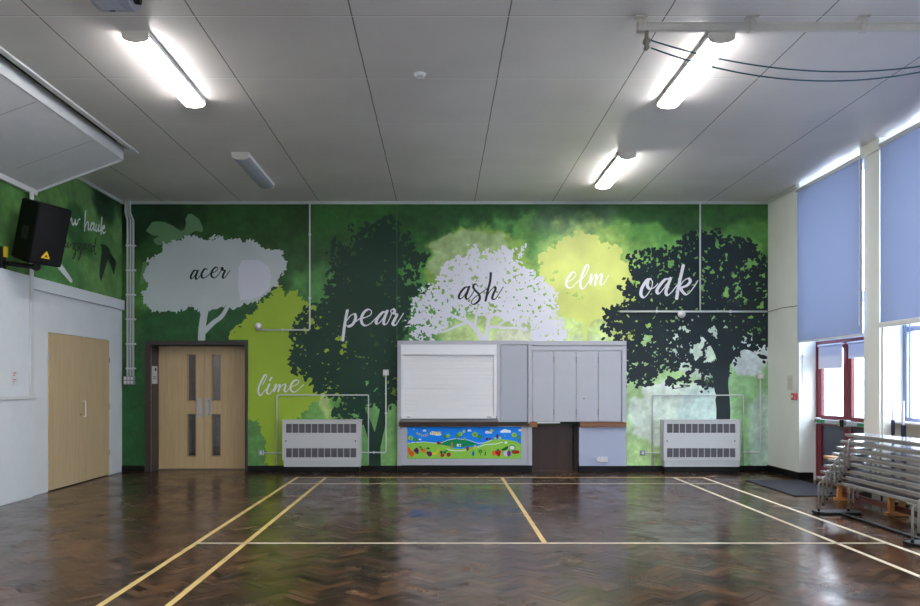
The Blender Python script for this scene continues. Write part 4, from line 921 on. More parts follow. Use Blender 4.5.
# dark brown doorway inside the hatch unit
M_dbr = wood_mat('dark_brown_board', (66, 44, 36), (48, 30, 24), 0.4, 'z')
dd = D + 0.12
obj('recessed_door', bx(HX0, HX1, dd, dd + 0.04, 0.0, HZ), M_dbr, sh)
bm = BM(); box(bm, HX0 - 0.02, HX0, D + 0.003, dd + 0.05, 0, HZ); box(bm, HX1, HX1 + 0.02, D + 0.003, dd + 0.05, 0, HZ); box(bm, HX0, HX1, D + 0.003, dd + 0.05, HZ, HZ + 0.02); box(bm, HX1 - 0.07, HX1, D + 0.02, dd, 0, HZ)
obj('jamb', bm, mat('dark_jamb', (46, 42, 44), 0.5), sh)
bm = BM(); box(bm, hx(598), hx(607.3), hy - 0.018, hy + 0.008, hz(462), hz(457), 0.004)
so = thing('double_socket', (hx(602.6), hy, hz(460)), 'white double power socket on the bluish panel right of the dark doorway', 'socket')
obj('face_plate', bm, M_plastic, so)
for x in (hx(600.3), hx(605)):
    for (dx, dz, w_, h_) in ((0, 0.016, 0.004, 0.009), (-0.012, -0.006, 0.006, 0.005), (0.012, -0.006, 0.006, 0.005)): obj('pin_slot', bx(x + dx - w_ / 2, x + dx + w_ / 2, hy - 0.0185, hy - 0.0178, hz(459.5) + dz - h_ / 2, hz(459.5) + dz + h_ / 2), M_blackp, so)
bm = bx(hx(596.4), hx(597.8), hy - 0.014, hy + 0.008, hz(461), hz(458), 0.002); obj('junction', bm, M_plastic, so)

# ------------------------------------------------------------------ fruit and landscape board
def board():
    y = hy + 0.010
    t = thing('mural_board', (hx(464), y, hz(458.6)), 'bright blue and green printed board of hills, trees and fruit below the shutter', 'mural board')
    cols = {}; mats = []
    def mi(name, rgb):
        if name not in cols: cols[name] = len(mats); mats.append(mat('print_' + name, rgb, 0.5, spec=0.25))
        return cols[name]
    bm = BM(); depth = [0]
    def poly(pts, name, rgb):
        depth[0] += 1; yy = y - 0.001 - depth[0] * 0.00002
        f = bm.faces.new([bm.verts.new((hx(a), yy, hz(b))) for a, b in pts]); f.material_index = mi(name, rgb); f.normal_update()
        if f.normal.y > 0: f.normal_flip()
    def ell(cx, cy, rx, ry, name, rgb, n=16): poly([(cx + rx * math.cos(2 * math.pi * k / n), cy + ry * math.sin(2 * math.pi * k / n)) for k in range(n)], name, rgb)
    B = (14, 140, 250); G = (146, 208, 76); DG = (0, 142, 86); LG = (160, 206, 70); Wh = (236, 242, 248)
    poly([(407.6, 427), (521, 427), (521, 458.6), (407.6, 458.6)], 'sky', B)
    poly([(407.6, 443.5), (414, 442.6), (424, 442), (434, 443), (443, 444.5), (452, 446), (452, 458.6), (407.6, 458.6)], 'hill', G)
    poly([(440, 458.6), (440, 447), (460, 449), (478, 446), (484, 443), (492, 440), (500, 439.2), (509, 440), (516, 441.5), (521, 444), (521, 458.6)], 'hill', G)
    poly([(438, 443), (446, 440.5), (456, 439), (468, 440.5), (474, 442.5), (478, 444.5), (470, 446), (458, 447.5), (448, 446), (440, 444.5)], 'dark_hill', DG)
    def path(pts, w, name, rgb):
        for (a, b) in zip(pts, pts[1:]): poly([(a[0], a[1] - w), (b[0], b[1] - w), (b[0], b[1] + w), (a[0], a[1] + w)], name, rgb)
    path([(407.6, 443.5), (414, 442.4), (424, 441.9), (434, 443), (440, 443.5), (448, 440), (456, 438.6), (468, 440), (478, 443.4), (484, 443), (492, 440)], 0.25, 'white', Wh)
    path([(447, 449), (452, 450.6), (462, 450.8), (466, 450)], 0.35, 'white', Wh); path([(477, 447.5), (486, 444.5), (496, 444), (503, 442)], 0.35, 'white', Wh)
    for (x, yy, s) in [(424.5, 430.8, 1.8), (433, 433.5, 3.2), (438, 434, 3.4), (420, 439.6, 1.4), (469.5, 430.7, 2), (487.5, 432.4, 2.4), (490.5, 432.8, 1.6), (505, 431.2, 3.2), (508.5, 431.6, 2.6), (502.5, 431.8, 2.2), (520, 430.4, 1.8), (414, 429.5, 0.8)]:
        poly([(x + s * math.cos(q * math.pi / 6), min(yy + s * 0.45, yy + s * 0.7 * math.sin(q * math.pi / 6))) for q in range(12)], 'white', Wh)
    for (x, yy, r, c) in [(410.5, 438, 2.5, 'lt'), (415.5, 439.8, 1.9, 'gt'), (448, 435.8, 2.1, 'lt'), (445, 436.6, 1.5, 'gt'), (460.3, 434, 2.4, 'lt'), (457, 436, 2, 'gt'), (475, 434.6, 2.9, 'lt'), (479.8, 436.6, 2.1, 'gt'), (514.3, 435, 2.7, 'lt'), (518.6, 437.6, 2, 'gt'), (480.5, 451.4, 2.2, 'gt'), (485, 448.6, 1.3, 'lt'), (465, 439, 1.2, 'lt')]:
        poly([(x - 0.2, yy), (x + 0.2, yy), (x + 0.25, yy + r * 1.9), (x - 0.25, yy + r * 1.9)], 'trunk', (60, 70, 60))
        ell(x, yy, r, r * 0.9, c, LG if c == 'lt' else (46, 142, 62)); ell(x + 0.1, yy + 0.3, r * 0.4, r * 0.4, 'mid', (120, 172, 50))
    ell(464, 431.3, 1.5, 1.5, 'pale', (190, 220, 170)); ell(491.8, 430.6, 1.6, 1.6, 'sun', (214, 206, 70))
    # yellow lettering too small to read: a bunting-like row of strokes
    for k, (x, yy) in enumerate([(417.2, 433.2), (419.3, 434.2), (421.5, 435.2), (423.6, 435.7), (425.6, 435.5), (427.4, 434.6)]): poly([(x - .8, yy - 1.1), (x + .5, yy - 1.2), (x + .8, yy + 1.1), (x - .5, yy + 1.2)], 'letter', (206, 196, 84)); poly([(x - .25, yy - .4), (x + .3, yy - .4), (x + .2, yy + .5), (x - .2, yy + .5)], 'sky', B)
    for k in range(5): x = 431.3 + k * 2.2; poly([(x - .8, 431.8), (x + .8, 431.7), (x + .8, 434.2), (x - .8, 434.3)], 'letter', (206, 196, 84)); poly([(x - .3, 432.6), (x + .3, 432.6), (x + .3, 433.4), (x - .3, 433.4)], 'white', Wh)
    # fruit
    poly([(408, 447.4), (409.6, 447.6), (411, 450), (414.2, 452.4), (414.4, 455), (412.6, 456.8), (410.4, 456.4), (408.8, 454), (407.8, 450.6)], 'orange', (226, 96, 36))
    for (x, yy, r) in [(414.8, 450.4, 1.3), (416.6, 449, 1.4), (416.2, 451.4, 1.6), (417.6, 452.8, 1.2), (418, 450.6, 1.1)]: ell(x, yy, r, r, 'grape', (96, 24, 88))
    poly([(418.8, 447), (421.6, 446), (420.6, 447.6), (423, 446.8), (421, 448.6)], 'leafg', (36, 120, 52))
    ell(423.6, 450.6, 2.6, 2.1, 'peach', (224, 120, 50)); ell(421.8, 449.4, 1, 1, 'red', (176, 34, 34)); ell(428, 448.4, 1.9, 1, 'leafg', (36, 120, 52))
    ell(429.8, 454, 2.4, 2.6, 'plum', (112, 26, 106)); ell(427.8, 453, 1.4, 1.6, 'plum', (112, 26, 106))
    poly([(431.8, 452.6), (434.6, 453), (437.2, 450.4), (438.4, 448.2), (439, 448.6), (438.6, 451.6), (436.4, 454.6), (433.8, 455), (432.2, 454.6)], 'banana', (234, 208, 40))
    ell(442.4, 455.2, 2.1, 1.9, 'red', (176, 34, 34)); ell(448.6, 454.6, 2.2, 2.3, 'red2', (150, 50, 46)); ell(441.4, 452.2, 1.3, 1.6, 'navy', (20, 60, 60)); ell(444.8, 452.2, 1.5, 1.8, 'leafg', (36, 120, 52)); ell(447, 450.8, 1, .8, 'leafg', (36, 120, 52))
    poly([(451.4, 442.2), (452.6, 442.4), (453, 447.6), (450.6, 448.4), (450.8, 446)], 'tan', (196, 130, 70)); ell(438.8, 443, 1.6, 1.7, 'mag', (164, 34, 72)); poly([(436.6, 441.6), (441, 442.4), (440.6, 443.6), (437, 444.6)], 'mag', (164, 34, 72))
    poly([(456.8, 444), (461, 444), (461, 446.6), (456.8, 446.6)], 'white', Wh); ell(459.4, 445.4, .8, .7, 'grey', (70, 80, 80))
    poly([(466.2, 446.6), (468.2, 446.2), (469.4, 449), (467.6, 451.4), (466, 449)], 'mag', (164, 34, 72)); poly([(475, 444.6), (476.2, 446), (475.8, 448.4), (473.6, 449.2), (474.2, 446.6)], 'banana', (234, 208, 40)); poly([(472.6, 451), (473.6, 450.8), (474.8, 453.4), (473.6, 456.4), (471.8, 454.8)], 'blue2', (30, 110, 180))
    poly([(485, 451.8), (486, 452), (485.6, 455.4), (484.4, 455.6)], 'trunk', (60, 70, 60))
    ell(487, 439, 1.5, 1.3, 'maroon', (110, 24, 60)); ell(489.8, 438.8, 1, 1, 'maroon', (110, 24, 60)); ell(497.4, 436.2, 1.2, 2, 'maroon', (110, 24, 60)); ell(495, 438.4, 1.2, 1.2, 'yel2', (206, 214, 100)); ell(500, 438, 1.2, 1.3, 'yel2', (206, 214, 100)); ell(505.2, 435.6, .8, .8, 'tan', (196, 130, 70)); poly([(504.6, 441.6), (507.4, 441.8), (506.8, 443.8), (504.8, 443.6)], 'white', Wh)
    ell(494, 453, 2.2, 2.6, 'peach', (224, 120, 50)); poly([(495.4, 450.6), (500.8, 450.6), (501, 453), (499.6, 456.6), (497.6, 456.2), (495.4, 453.2)], 'strawberry', (190, 24, 34)); poly([(496, 450.8), (498, 448.6), (500.6, 450.8)], 'leafg', (36, 120, 52))
    poly([(501, 449.6), (504.6, 447.6), (507.4, 446), (508.4, 447.6), (506.4, 450), (502.6, 450.8)], 'darkleaf', (20, 90, 60)); ell(512.4, 447.6, 3.1, 2.8, 'leafg', (36, 120, 52)); ell(512.2, 447.8, 2.5, 2.1, 'white', Wh)
    ell(506, 453.6, 2.2, 2.8, 'lilac', (214, 196, 226)); ell(509, 453.6, 2, 3, 'aub', (112, 50, 150)); ell(515.6, 452, 4, 1.9, 'red', (176, 34, 34)); ell(512.6, 451, .9, .7, 'leafg', (36, 120, 52))
    me_m = mats
    pr = BM(); box(pr, hx(407.4), hx(521.2), y - 0.001, y + 0.0015, hz(458.8), hz(426.9), 0)
    bd = obj('backing_board', pr, mat('board_edge', (60, 120, 90), 0.5), t)
    obj('printed_picture', bm, me_m, t)
board()

# ------------------------------------------------------------------ convector heaters
def heater(px0, px1, label):
    yf = D - 0.20; s = F / yf
    X = lambda p: (p - PX) / s
    Z = lambda p: H + (PY - p) / s
    x0, x1 = X(px0), X(px1); zt, zm, zb3 = Z(420.6), Z(460.4), Z(466.8)
    t = thing('convector_heater', ((x0 + x1) / 2, D - 0.1, 0), label, 'heater')
    pl = obj('base', bx(x0 + 0.02, x1 - 0.005, yf + 0.012, D - 0.018, zb3, zm), mat('heater_grey', (192, 195, 196), 0.4), t)
    obj('foot_plinth', bx(x0 + 0.03, x1 - 0.02, yf + 0.03, D - 0.018, 0, zb3), M_black, t)
    gx0, gx1 = X(px0 + 3.2), X(px1 - 4.3)
    rows = [(Z(432.9), Z(424.0)), (Z(457.5), Z(448.4))]
    M_h = mat('heater_white', (198, 200, 202), 0.38)
    bm = BM(); box(bm, x0, gx0, yf, D - 0.018, zm, zt); box(bm, gx1, x1, yf, D - 0.018, zm, zt)
    box(bm, gx0, gx1, yf, D - 0.018, zm, rows[1][0]); box(bm, gx0, gx1, yf, D - 0.018, rows[1][1], rows[0][0]); box(bm, gx0, gx1, yf, D - 0.018, rows[0][1], zt)
    for a, b in rows: box(bm, gx0, gx1, D - 0.05, D - 0.018, a, b)
    obj('cabinet', bm, M_h, t)
    bm = bx(x0 - 0.012, x1 + 0.012, yf - 0.012, D - 0.018, zt, zt + 0.012, 0.004); obj('top_lip', bm, M_h, t)
    fp = BM(); q = 0.010
    for (a, b, c, d) in ((x0, x0 + .012, zm, zt), (x1 - .012, x1, zm, zt), (x0, x1, zm, zm + .012)): box(fp, a, b, yf - 0.006, yf - 0.0005, c, d)
    obj('front_trim', fp, M_h, t)
    for (a, b) in rows:
        gr = BM()
        box(gr, gx0, gx1, yf + 0.035, yf + 0.04, a, b, mi=1)
        for k in range(12):
            x = gx0 + (gx1 - gx0) * k / 11; box(gr, x - 0.005, x + 0.005, yf + 0.001, yf + 0.012, a, b)
        for k in range(1, 8):
            z = a + (b - a) * k / 8; box(gr, gx0, gx1, yf + 0.014, yf + 0.018, z - 0.0022, z + 0.0022, mi=2)
        obj('grille', gr, [M_h, mat('grille_void', (74, 72, 80), 0.7), mat('grille_wire', (150, 148, 158), 0.5)], t)
    for x in (X(px0 + 3.5), X(px1 - 5.4)):
        bm = BM(); lathe(bm, [(0.012, 0), (0.012, -0.004), (0.005, -0.006)], (x, yf - 0.0005, Z(441)), 'y', 12); obj('screw', bm, mat('screw_brown', (110, 90, 80), 0.4), t)
heater(282.4, 360.8, 'white convector heater under the lime and pear trees, left of the serving hatch')
heater(663.6, 740.2, 'white convector heater under the oak tree, right of the serving hatch')
# ------------------------------------------------------------------ surface conduits on the mural wall
def conduit(pts_px, label, r=0.013, cat='conduit', rad=0.03, clips=True, m=None, yoff=None, name='conduit'):
    y = D - r - 0.012 if yoff is None else D - yoff
    P = [(wx(a), y, wz(b)) for a, b in pts_px]
    t = thing(name, P[0], label, cat)
    bm = BM(); tube(bm, round_path(P, rad) if len(P) > 2 else P, r, 10); obj('pipe', bm, m or M_conduit, t, smooth=True)
    if clips:
        for a, b in zip(P, P[1:]):
            L_ = (Vector(b) - Vector(a)).length
            for k in range(max(1, int(L_ / 0.9))):
                c = Vector(a).lerp(Vector(b), (k + 0.5) / max(1, int(L_ / 0.9))); e = 0.02
                vert = abs(a[2] - b[2]) > abs(a[0] - b[0])
                w_, h_ = (r + 0.008, 0.009) if vert else (0.009, r + 0.008)
                obj('clip', bx(c.x - w_, c.x + w_, c.y - r - 0.001, D - 0.006, c.z - h_, c.z + h_, 0.002), M_plastic, t)
    return t
def yb2(px, py, r, label):
    c = (wx(px), D - 0.06, wz(py))
    t = thing('ball_sensor', c, label, 'sensor')
    bm = BM(); n = 10; lathe(bm, [(r * math.sin(math.pi * k / n) + 1e-4, -r * math.cos(math.pi * k / n)) for k in range(n + 1)], c, 'y', 20); obj('globe', bm, M_plastic, t)
    obj('mount', bx(c[0] - 0.035, c[0] + 0.035, D - 0.03, D - 0.006, c[2] - 0.035, c[2] + 0.035, 0.004), M_plastic, t)
conduit([(310, 203), (310, 330), (256, 330)], 'thin white conduit dropping between acer and pear, then turning left')
conduit([(699.6, 203), (699.6, 311.5)], 'thin white vertical conduit through the oak tree beside the word oak', clips=False)
conduit([(619.5, 311.7), (766.5, 311.7)], 'thin white horizontal conduit across the oak tree', r=0.016)
yb2(259.3, 326.3, 0.055, 'small white round sensor on the wall over the lime tree')
yb2(680.5, 314.6, 0.06, 'small white round sensor on the wall in the oak crown')
M_pale = mat('pale_green_conduit', (190, 206, 170), 0.45)
conduit([(277.2, 464.5), (277.2, 395), (368.6, 395), (368.6, 464.5)], 'thin white conduit loop around the left heater', r=0.010, clips=False, rad=0.02)
conduit([(652.0, 464.5), (652.0, 395.2), (742.8, 395.2), (742.8, 464.5)], 'thin white conduit loop around the right heater', r=0.010, clips=False, rad=0.02)
conduit([(386, 374), (386, 452.3), (362, 452.3)], 'white conduit from switch box down to the left heater', r=0.011, rad=0.03)
conduit([(759.8, 377), (759.8, 452.5), (741.5, 452.5)], 'white conduit from switch box down to the right heater', r=0.011, rad=0.03)
conduit([(263, 452.8), (282, 452.8)], 'short white conduit into the left side of the left heater', r=0.010, clips=False)
conduit([(644, 452.8), (663, 452.8)], 'short white conduit into the left side of the right heater', r=0.010, clips=False)
def swbox(px, py, w_, label, rgb=(205, 205, 200)):
    c = (wx(px), D - 0.03, wz(py)); t = thing('switch_box', c, label, 'switch box')
    obj('back_box', bx(c[0] - w_, c[0] + w_, D - 0.045, D - 0.006, c[2] - w_, c[2] + w_, 0.005), mat('box_%d_%d' % (px, py), rgb, 0.4), t)
    obj('rocker', bx(c[0] - w_ * .35, c[0] + w_ * .35, D - 0.052, D - 0.045, c[2] - w_ * .5, c[2] + w_ * .5, 0.002), M_plastic, t)
swbox(386, 372.5, 0.045, 'beige grey switch box on the pear tree trunk above the heater')
swbox(760, 376, 0.048, 'white switch box right of the oak trunk')
swbox(261.6, 452.6, 0.04, 'small grey switch box at floor level left of the left heater', (160, 168, 176))
swbox(642.2, 452.6, 0.04, 'small grey switch box at floor level left of the right heater', (150, 160, 175))

# trunking bundle in the left corner
t = thing('cable_trunking', (wx(131), D - 0.02, wz(384)), 'bundle of three white vertical pipes in the left corner of the mural wall', 'trunking')
for k, (xt, xb) in enumerate(((126.8, 128.3), (129.0, 131.2), (131.2, 134.0))):
    bm = BM(); tube(bm, [(wx(xt), D - 0.05, ZC), (wx(xt), D - 0.05, wz(213)), (wx(xb), D - 0.03, wz(221)), (wx(xb), D - 0.03, wz(377))], 0.016, 10); obj('pipe', bm, M_conduit, t, smooth=True)
for k in range(6):
    z = wz(246 + k * 24.5); obj('clip', bx(wx(126.8), wx(136.4), D - 0.05, D - 0.006, z - 0.012, z + 0.012, 0.003), M_plastic, t)
bm = bx(wx(125.2), wx(135.4), D - 0.07, D - 0.006, wz(384.5), wz(376.2), 0.004); bxo = obj('junction_box', bm, mat('junction_grey', (150, 152, 156), 0.4), t)
bm = BM()
for i in range(3):
    for j in range(2): x = wx(127 + i * 3.3); z = wz(382.3 - j * 3.9); box(bm, x - 0.017, x + 0.017, D - 0.075, D - 0.0695, z - 0.022, z + 0.022, 0.003)
obj('switches', bm, M_plastic, bxo)

# trunking on the left wall
yA, _ = LW(24.2, 384); yB, _ = LW(29.0, 384)
bm = BM(); x0 = XL + 0.046; zt_ = H + (384 - 395.5) * yA / F
box(bm, XL + 0.0465, XL + 0.062, yA + 0.03, yB, zt_, 3.74, 0.003); t = thing('wall_trunking', (XL, yA, zt_), 'white square trunking down the left wall behind the loudspeaker, turning at a corner', 'trunking'); obj('vertical_cover', bm, M_white, t)
obj('horizontal_cover', bx(XL + 0.044, XL + 0.066, 6.0, yB + 0.03, zt_ - 0.045, zt_ - 0.001, 0.004), M_white, t)
y8, z8 = LW(10, 376)
t = thing('safety_notice', (XL + 0.013, y8, z8), 'small white sticker with red writing on the white left wall', 'notice')
obj('sheet', bx(XL + 0.0435, XL + 0.0455, y8 - 0.05, y8 + 0.09, z8 - 0.12, z8 + 0.06), M_plastic, t)
bm = BM()
for k in range(6): box(bm, XL + 0.0456, XL + 0.0462, y8 - 0.02, y8 + 0.02 + 0.03 * ((k * 7) % 3 - 1), z8 - 0.10 + k * 0.026, z8 - 0.09 + k * 0.026)
obj('red_print', bm, mat('red_print', (196, 60, 66), 0.5), t)

# wire on the right wall, call point, faint notice
def RW(px, py): y = F * XR / (px - PX); return (y, H + (PY - py) * y / F)
a = RW(768.8, 312); b = RW(797, 306)
t = thing('cable', (XR, a[0], a[1]), 'thin dark cable running from the mural corner to the blue blind', 'cable')
bm = BM(); tube(bm, [(XR - 0.005, D - 0.01, wz(312)), (XR - 0.006, 11.6, a[1] + 0.018), (XR - 0.006, 11.06, b[1])], 0.005, 8); obj('wire', bm, mat('dark_wire', (46, 46, 50), 0.5), t)
y, z = RW(795.5, 396.5)
t = thing('fire_call_point', (XR, y, z), 'small red fire alarm call point on the white right wall', 'alarm')
obj('housing', bx(XR - 0.05, XR - 0.001, y - 0.055, y + 0.045, z - 0.05, z + 0.05, 0.006), mat('alarm_red', (186, 30, 44), 0.35), t)
obj('break_glass', bx(XR - 0.053, XR - 0.05, y - 0.03, y + 0.02, z - 0.025, z + 0.025, 0.001), M_plastic, t)
y, z = RW(790, 383)
t = thing('faded_notice', (XR, y, z), 'pale faded notice above the red alarm call point', 'notice')
obj('sheet', bx(XR - 0.003, XR - 0.001, y - 0.09, y + 0.09, z - 0.11, z + 0.11), mat('faded_paper', (206, 204, 200), 0.6), t)
bm = BM()
for k in range(5): box(bm, XR - 0.0038, XR - 0.003, y - 0.05, y + 0.06, z - 0.07 + k * 0.03, z - 0.062 + k * 0.03)
obj('print', bm, mat('faded_print', (190, 160, 160), 0.6), t)
y = 11.029
t = thing('hanging_cord', (5.3, 11.02, 1.5), 'white pull cord on the bright reveal beside the red doors', 'cord')
bm = BM(); tube(bm, [(5.24, 11.02, 1.35), (5.24, 11.02, 1.80)], 0.006, 8); lathe(bm, [(0.014, 0), (0.014, 0.03)], (5.24, 11.015, 1.79), 'z', 10); obj('cord', bm, M_plastic, t)

# ------------------------------------------------------------------ fluorescent fittings
def fitting(x, y0, y1, label, lit, group=None):
    t = thing('fluorescent_light', (x, (y0 + y1) / 2, ZC), label, 'ceiling light', group)
    obj('backplate', bx(x - 0.108, x + 0.108, y0 + 0.01, y1 - 0.01, ZC - 0.046, ZC - 0.001, 0.004), M_plastic, t)
    prof = [(x - 0.104, ZC - 0.045), (x - 0.10, ZC - 0.062), (x - 0.07, ZC - 0.080), (x, ZC - 0.090), (x + 0.07, ZC - 0.080), (x + 0.10, ZC - 0.062), (x + 0.104, ZC - 0.045)]
    bm = BM(); prism(bm, prof, 'y', y0 + 0.03, y1 - 0.03)
    obj('diffuser', bm, (M_lit if lit else M_unlit), t, smooth=False)
    for (a, b) in ((y0, y0 + 0.03), (y1 - 0.03, y1)):
        bm = BM(); pr = [(x + (p - x) * 1.03, ZC - (ZC - q) * 1.03) for p, q in prof]; prism(bm, [(p, q) for p, q in pr] + [(x + 0.108, ZC - 0.001), (x - 0.108, ZC - 0.001)], 'y', a, b); obj('end_cap', bm, mat('end_cap_cream', (226, 222, 208), 0.4), t)
M_lit = mat('lit_diffuser', (250, 250, 250), 0.4, emit=((1.0, 0.975, 0.95), TUBE))
M_unlit = mat('unlit_diffuser', (176, 182, 198), 0.25, var=0.03)
fitting(-2.505, 6.23, 7.76, 'lit fluorescent light, the nearer one on the left of the ceiling', True)
fitting(2.31, 6.25, 7.78, 'lit fluorescent light, the nearer one on the right of the ceiling', True)
fitting(2.33, 9.50, 10.98, 'lit fluorescent light near the mural wall on the right', True)
fitting(-2.51, 9.50, 10.98, 'unlit fluorescent light near the mural wall on the left', False)
for (x, y) in ((-2.5, 2.6), (2.31, 2.6), (-2.5, -0.8), (2.31, -0.8)):
    fitting(x, y, y + 1.5, 'lit fluorescent light above and behind the camera', True, 'lights behind the camera')
# smoke detector
c = (-0.196, 7.10, ZC)
t = thing('smoke_detector', c, 'small white smoke detector in the middle of the ceiling', 'smoke detector')
bm = BM(); lathe(bm, [(0.055, 0.0), (0.055, -0.018), (0.048, -0.026)], c, 'z', 24); obj('base', bm, M_plastic, t)
bm = BM(); lathe(bm, [(0.030, -0.025), (0.032, -0.05), (0.022, -0.058)], c, 'z', 20); obj('sensor_head', bm, mat('detector_grey', (170, 170, 172), 0.4), t)
# projector at the top edge
px_, py_ = (109 - PX) * 5.55 / F, 5.55
t = thing('ceiling_projector', (px_, py_, ZC), 'grey plastic box fitting on the ceiling, cut by the top edge of the photo', 'projector')
x0, x1 = px_ - 0.175, px_ + 0.165; zt0 = ZC - 0.10
bm = BM(); prism(bm, [(x0, zt0 + 0.08), (x0 + 0.02, zt0 + 0.01), (x0 + 0.05, zt0), (x1 - 0.04, zt0), (x1, zt0 + 0.03), (x1, zt0 + 0.08)], 'y', 5.33, 5.73)
bmesh.ops.bevel(bm, geom=bm.edges[:], offset=0.006, segments=2, affect='EDGES')
M_proj = mat('projector_grey', (164, 166, 182), 0.35)
bd = obj('housing', bm, M_proj, t)
obj('vent_slot', bx(px_ - 0.06, px_ - 0.02, 5.70, 5.705, zt0 - 0.004, zt0 + 0.0), M_blackp, bd)
obj('panel_line', bx(px_ - 0.11, px_ + 0.06, 5.45, 5.68, zt0 - 0.003, zt0 + 0.001, 0.001), mat('projector_panel', (176, 180, 200), 0.3), bd)
bm = BM(); lathe(bm, [(0.035, 0), (0.04, 0.04)], (x1 - 0.005, 5.62, zt0 + 0.045), 'x', 18); obj('lens', bm, M_blackp, bd)
bm = BM(); lathe(bm, [(0.03, 0.0), (0.03, -0.03)], (px_, 5.5, ZC), 'z', 16); obj('ceiling_mount', bm, M_plastic, t)

# ------------------------------------------------------------------ ceiling rail with hanging ropes
yr = 6.0
t = thing('ceiling_rail', (1.58, yr, ZC - 0.1), 'cream steel rail slung under the ceiling at top right', 'rail')
M_rail = mat('rail_cream', (196, 192, 182), 0.4, var=0.03)
zr_ = H + (PY - 27) * yr / F
bm = BM(); xr0 = (638 - PX) * yr / F
box(bm, xr0, XR - 0.002, yr - 0.02, yr + 0.02, zr_ - 0.033, zr_ - 0.022, 0.002); box(bm, xr0, XR - 0.002, yr - 0.02, yr + 0.02, zr_ + 0.022, zr_ + 0.033, 0.002); box(bm, xr0, XR - 0.002, yr - 0.008, yr + 0.008, zr_ - 0.023, zr_ + 0.023)
obj('rail', bm, M_rail, t)
for k in range(5):
    x = (641 + 111 * k - PX) * yr / F
    if x > XR - 0.1: break
    bm = BM(); box(bm, x - 0.03, x + 0.03, yr - 0.03, yr + 0.03, zr_ - 0.04, zr_ + 0.045, 0.004); box(bm, x - 0.045, x + 0.045, yr - 0.035, yr + 0.035, ZC - 0.014, ZC - 0.001, 0.002); box(bm, x - 0.012, x + 0.012, yr - 0.02, yr + 0.02, zr_ + 0.04, ZC - 0.01)
    for q in (-0.018, 0.018): lathe(bm, [(0.007, -0.03), (0.007, -0.04)], (x + q, yr, zr_ + 0.01), 'y', 8)
    obj('bracket', bm, M_rail, t)
xh = (646.5 - PX) * yr / F
bm = BM(); box(bm, xh - 0.012, xh + 0.012, yr - 0.02, yr + 0.02, zr_ - 0.16, zr_ - 0.035, 0.003); lathe(bm, [(0.028, -0.018), (0.028, 0.018)], (xh, yr, zr_ - 0.115), 'y', 16); lathe(bm, [(0.02, -0.018), (0.02, 0.018)], (xh, yr, zr_ - 0.165), 'y', 16)
obj('pulley', bm, mat('pulley_grey', (130, 126, 118), 0.45, metal=0.3), t)
xe = 4.62
bm = BM(); box(bm, xe - 0.012, xe + 0.012, yr - 0.02, yr + 0.02, zr_ - 0.18, zr_ - 0.035, 0.003); obj('pulley', bm, bpy.data.materials['pulley_grey'], t)
M_rope = mat('teal_rope', (34, 84, 96), 0.6)
for (s0, s1, xm, zm_, lab) in (((650, 40), 0, 842, 71.7, 'upper of the two teal ropes sagging below the ceiling rail'), ((651, 48), 0, 828, 81, 'lower of the two teal ropes sagging below the ceiling rail')):
    xa, za_ = (s0[0] - PX) * yr / F, H + (PY - s0[1]) * yr / F; xc = (xm - PX) * yr / F; zc_ = H + (PY - zm_) * yr / F
    k_ = (za_ - zc_) / (xa - xc) ** 2; P = []
    for i in range(41):
        x = xa + (xe - xa) * i / 40; z = zc_ + k_ * (x - xc) ** 2
        P.append((x, yr, z))
    bm = BM(); tube(bm, P, 0.006, 8); o = obj('rope', bm, M_rope, smooth=True); props(o, lab, 'rope')

# ------------------------------------------------------------------ loudspeaker on the left wall
w_, h_, dp = 0.43, 0.69, 0.40
def speaker_bm():
    bm = BM(); wf, wb = w_ / 2, w_ * 0.36
    prism(bm, [(-wf, 0), (wf, 0), (wb, dp), (-wb, dp)], 'z', 0, h_)
    bmesh.ops.bevel(bm, geom=bm.edges[:], offset=0.012, segments=2, affect='EDGES')
    return bm
ax = Vector((0.45, 0.893, 0)).normalized(); nn = Vector((0.893, -0.45, 0)).normalized()
tilt = math.radians(17)
nf = (nn * math.cos(tilt) + Vector((0, 0, -1)) * math.sin(tilt)).normalized(); upv = ax.cross(-nf).normalized()
if upv.z < 0: upv = -upv
R3 = Matrix((ax, -nf, upv)).transposed()           # columns: local x = sideways, local y = into the box, local z = up
topleft = Vector(((39.0 - PX) * 8.52 / F, 8.52, H + (PY - 202.6) * 8.52 / F))
org = topleft + ax * (w_ / 2) - upv * h_
SPM = Matrix.Translation(org) @ R3.to_4x4()
def sp(name, bm, m, parent, label=None, smooth=False):
    bmesh.ops.transform(bm, matrix=SPM, verts=bm.verts); return obj(name, bm, m, parent, label=label, smooth=smooth)
t = thing('loudspeaker', org, 'black wall mounted loudspeaker with a small yellow triangle badge', 'loudspeaker')
M_cab = mat('speaker_black', (5, 5, 7), 0.55, spec=0.2, bump=0.3, bscale=400)
cb = sp('cabinet', speaker_bm(), M_cab, t)
gb = BM(); n = 10
ring0 = []
pts = [(-w_ / 2 + 0.02 + (w_ - 0.04) * k / n, -0.004 - 0.022 * math.sin(math.pi * k / n)) for k in range(n + 1)]
prism(gb, pts + [(w_ / 2 - 0.02, 0.004), (-w_ / 2 + 0.02, 0.004)], 'z', 0.02, h_ - 0.02)
sp('front_grille', gb, mat('grille_black', (10, 10, 14), 0.5, spec=0.25, bump=0.4, bscale=700), t)
tb = BM(); cx, cz, e = -0.03, 0.085, 0.055
prism(tb, [(cx - e, cz), (cx + e, cz), (cx, cz + e * 1.55)], 'y', -0.034, -0.026); bd = sp('triangle_badge', tb, mat('badge_yellow', (238, 196, 20), 0.35), t)
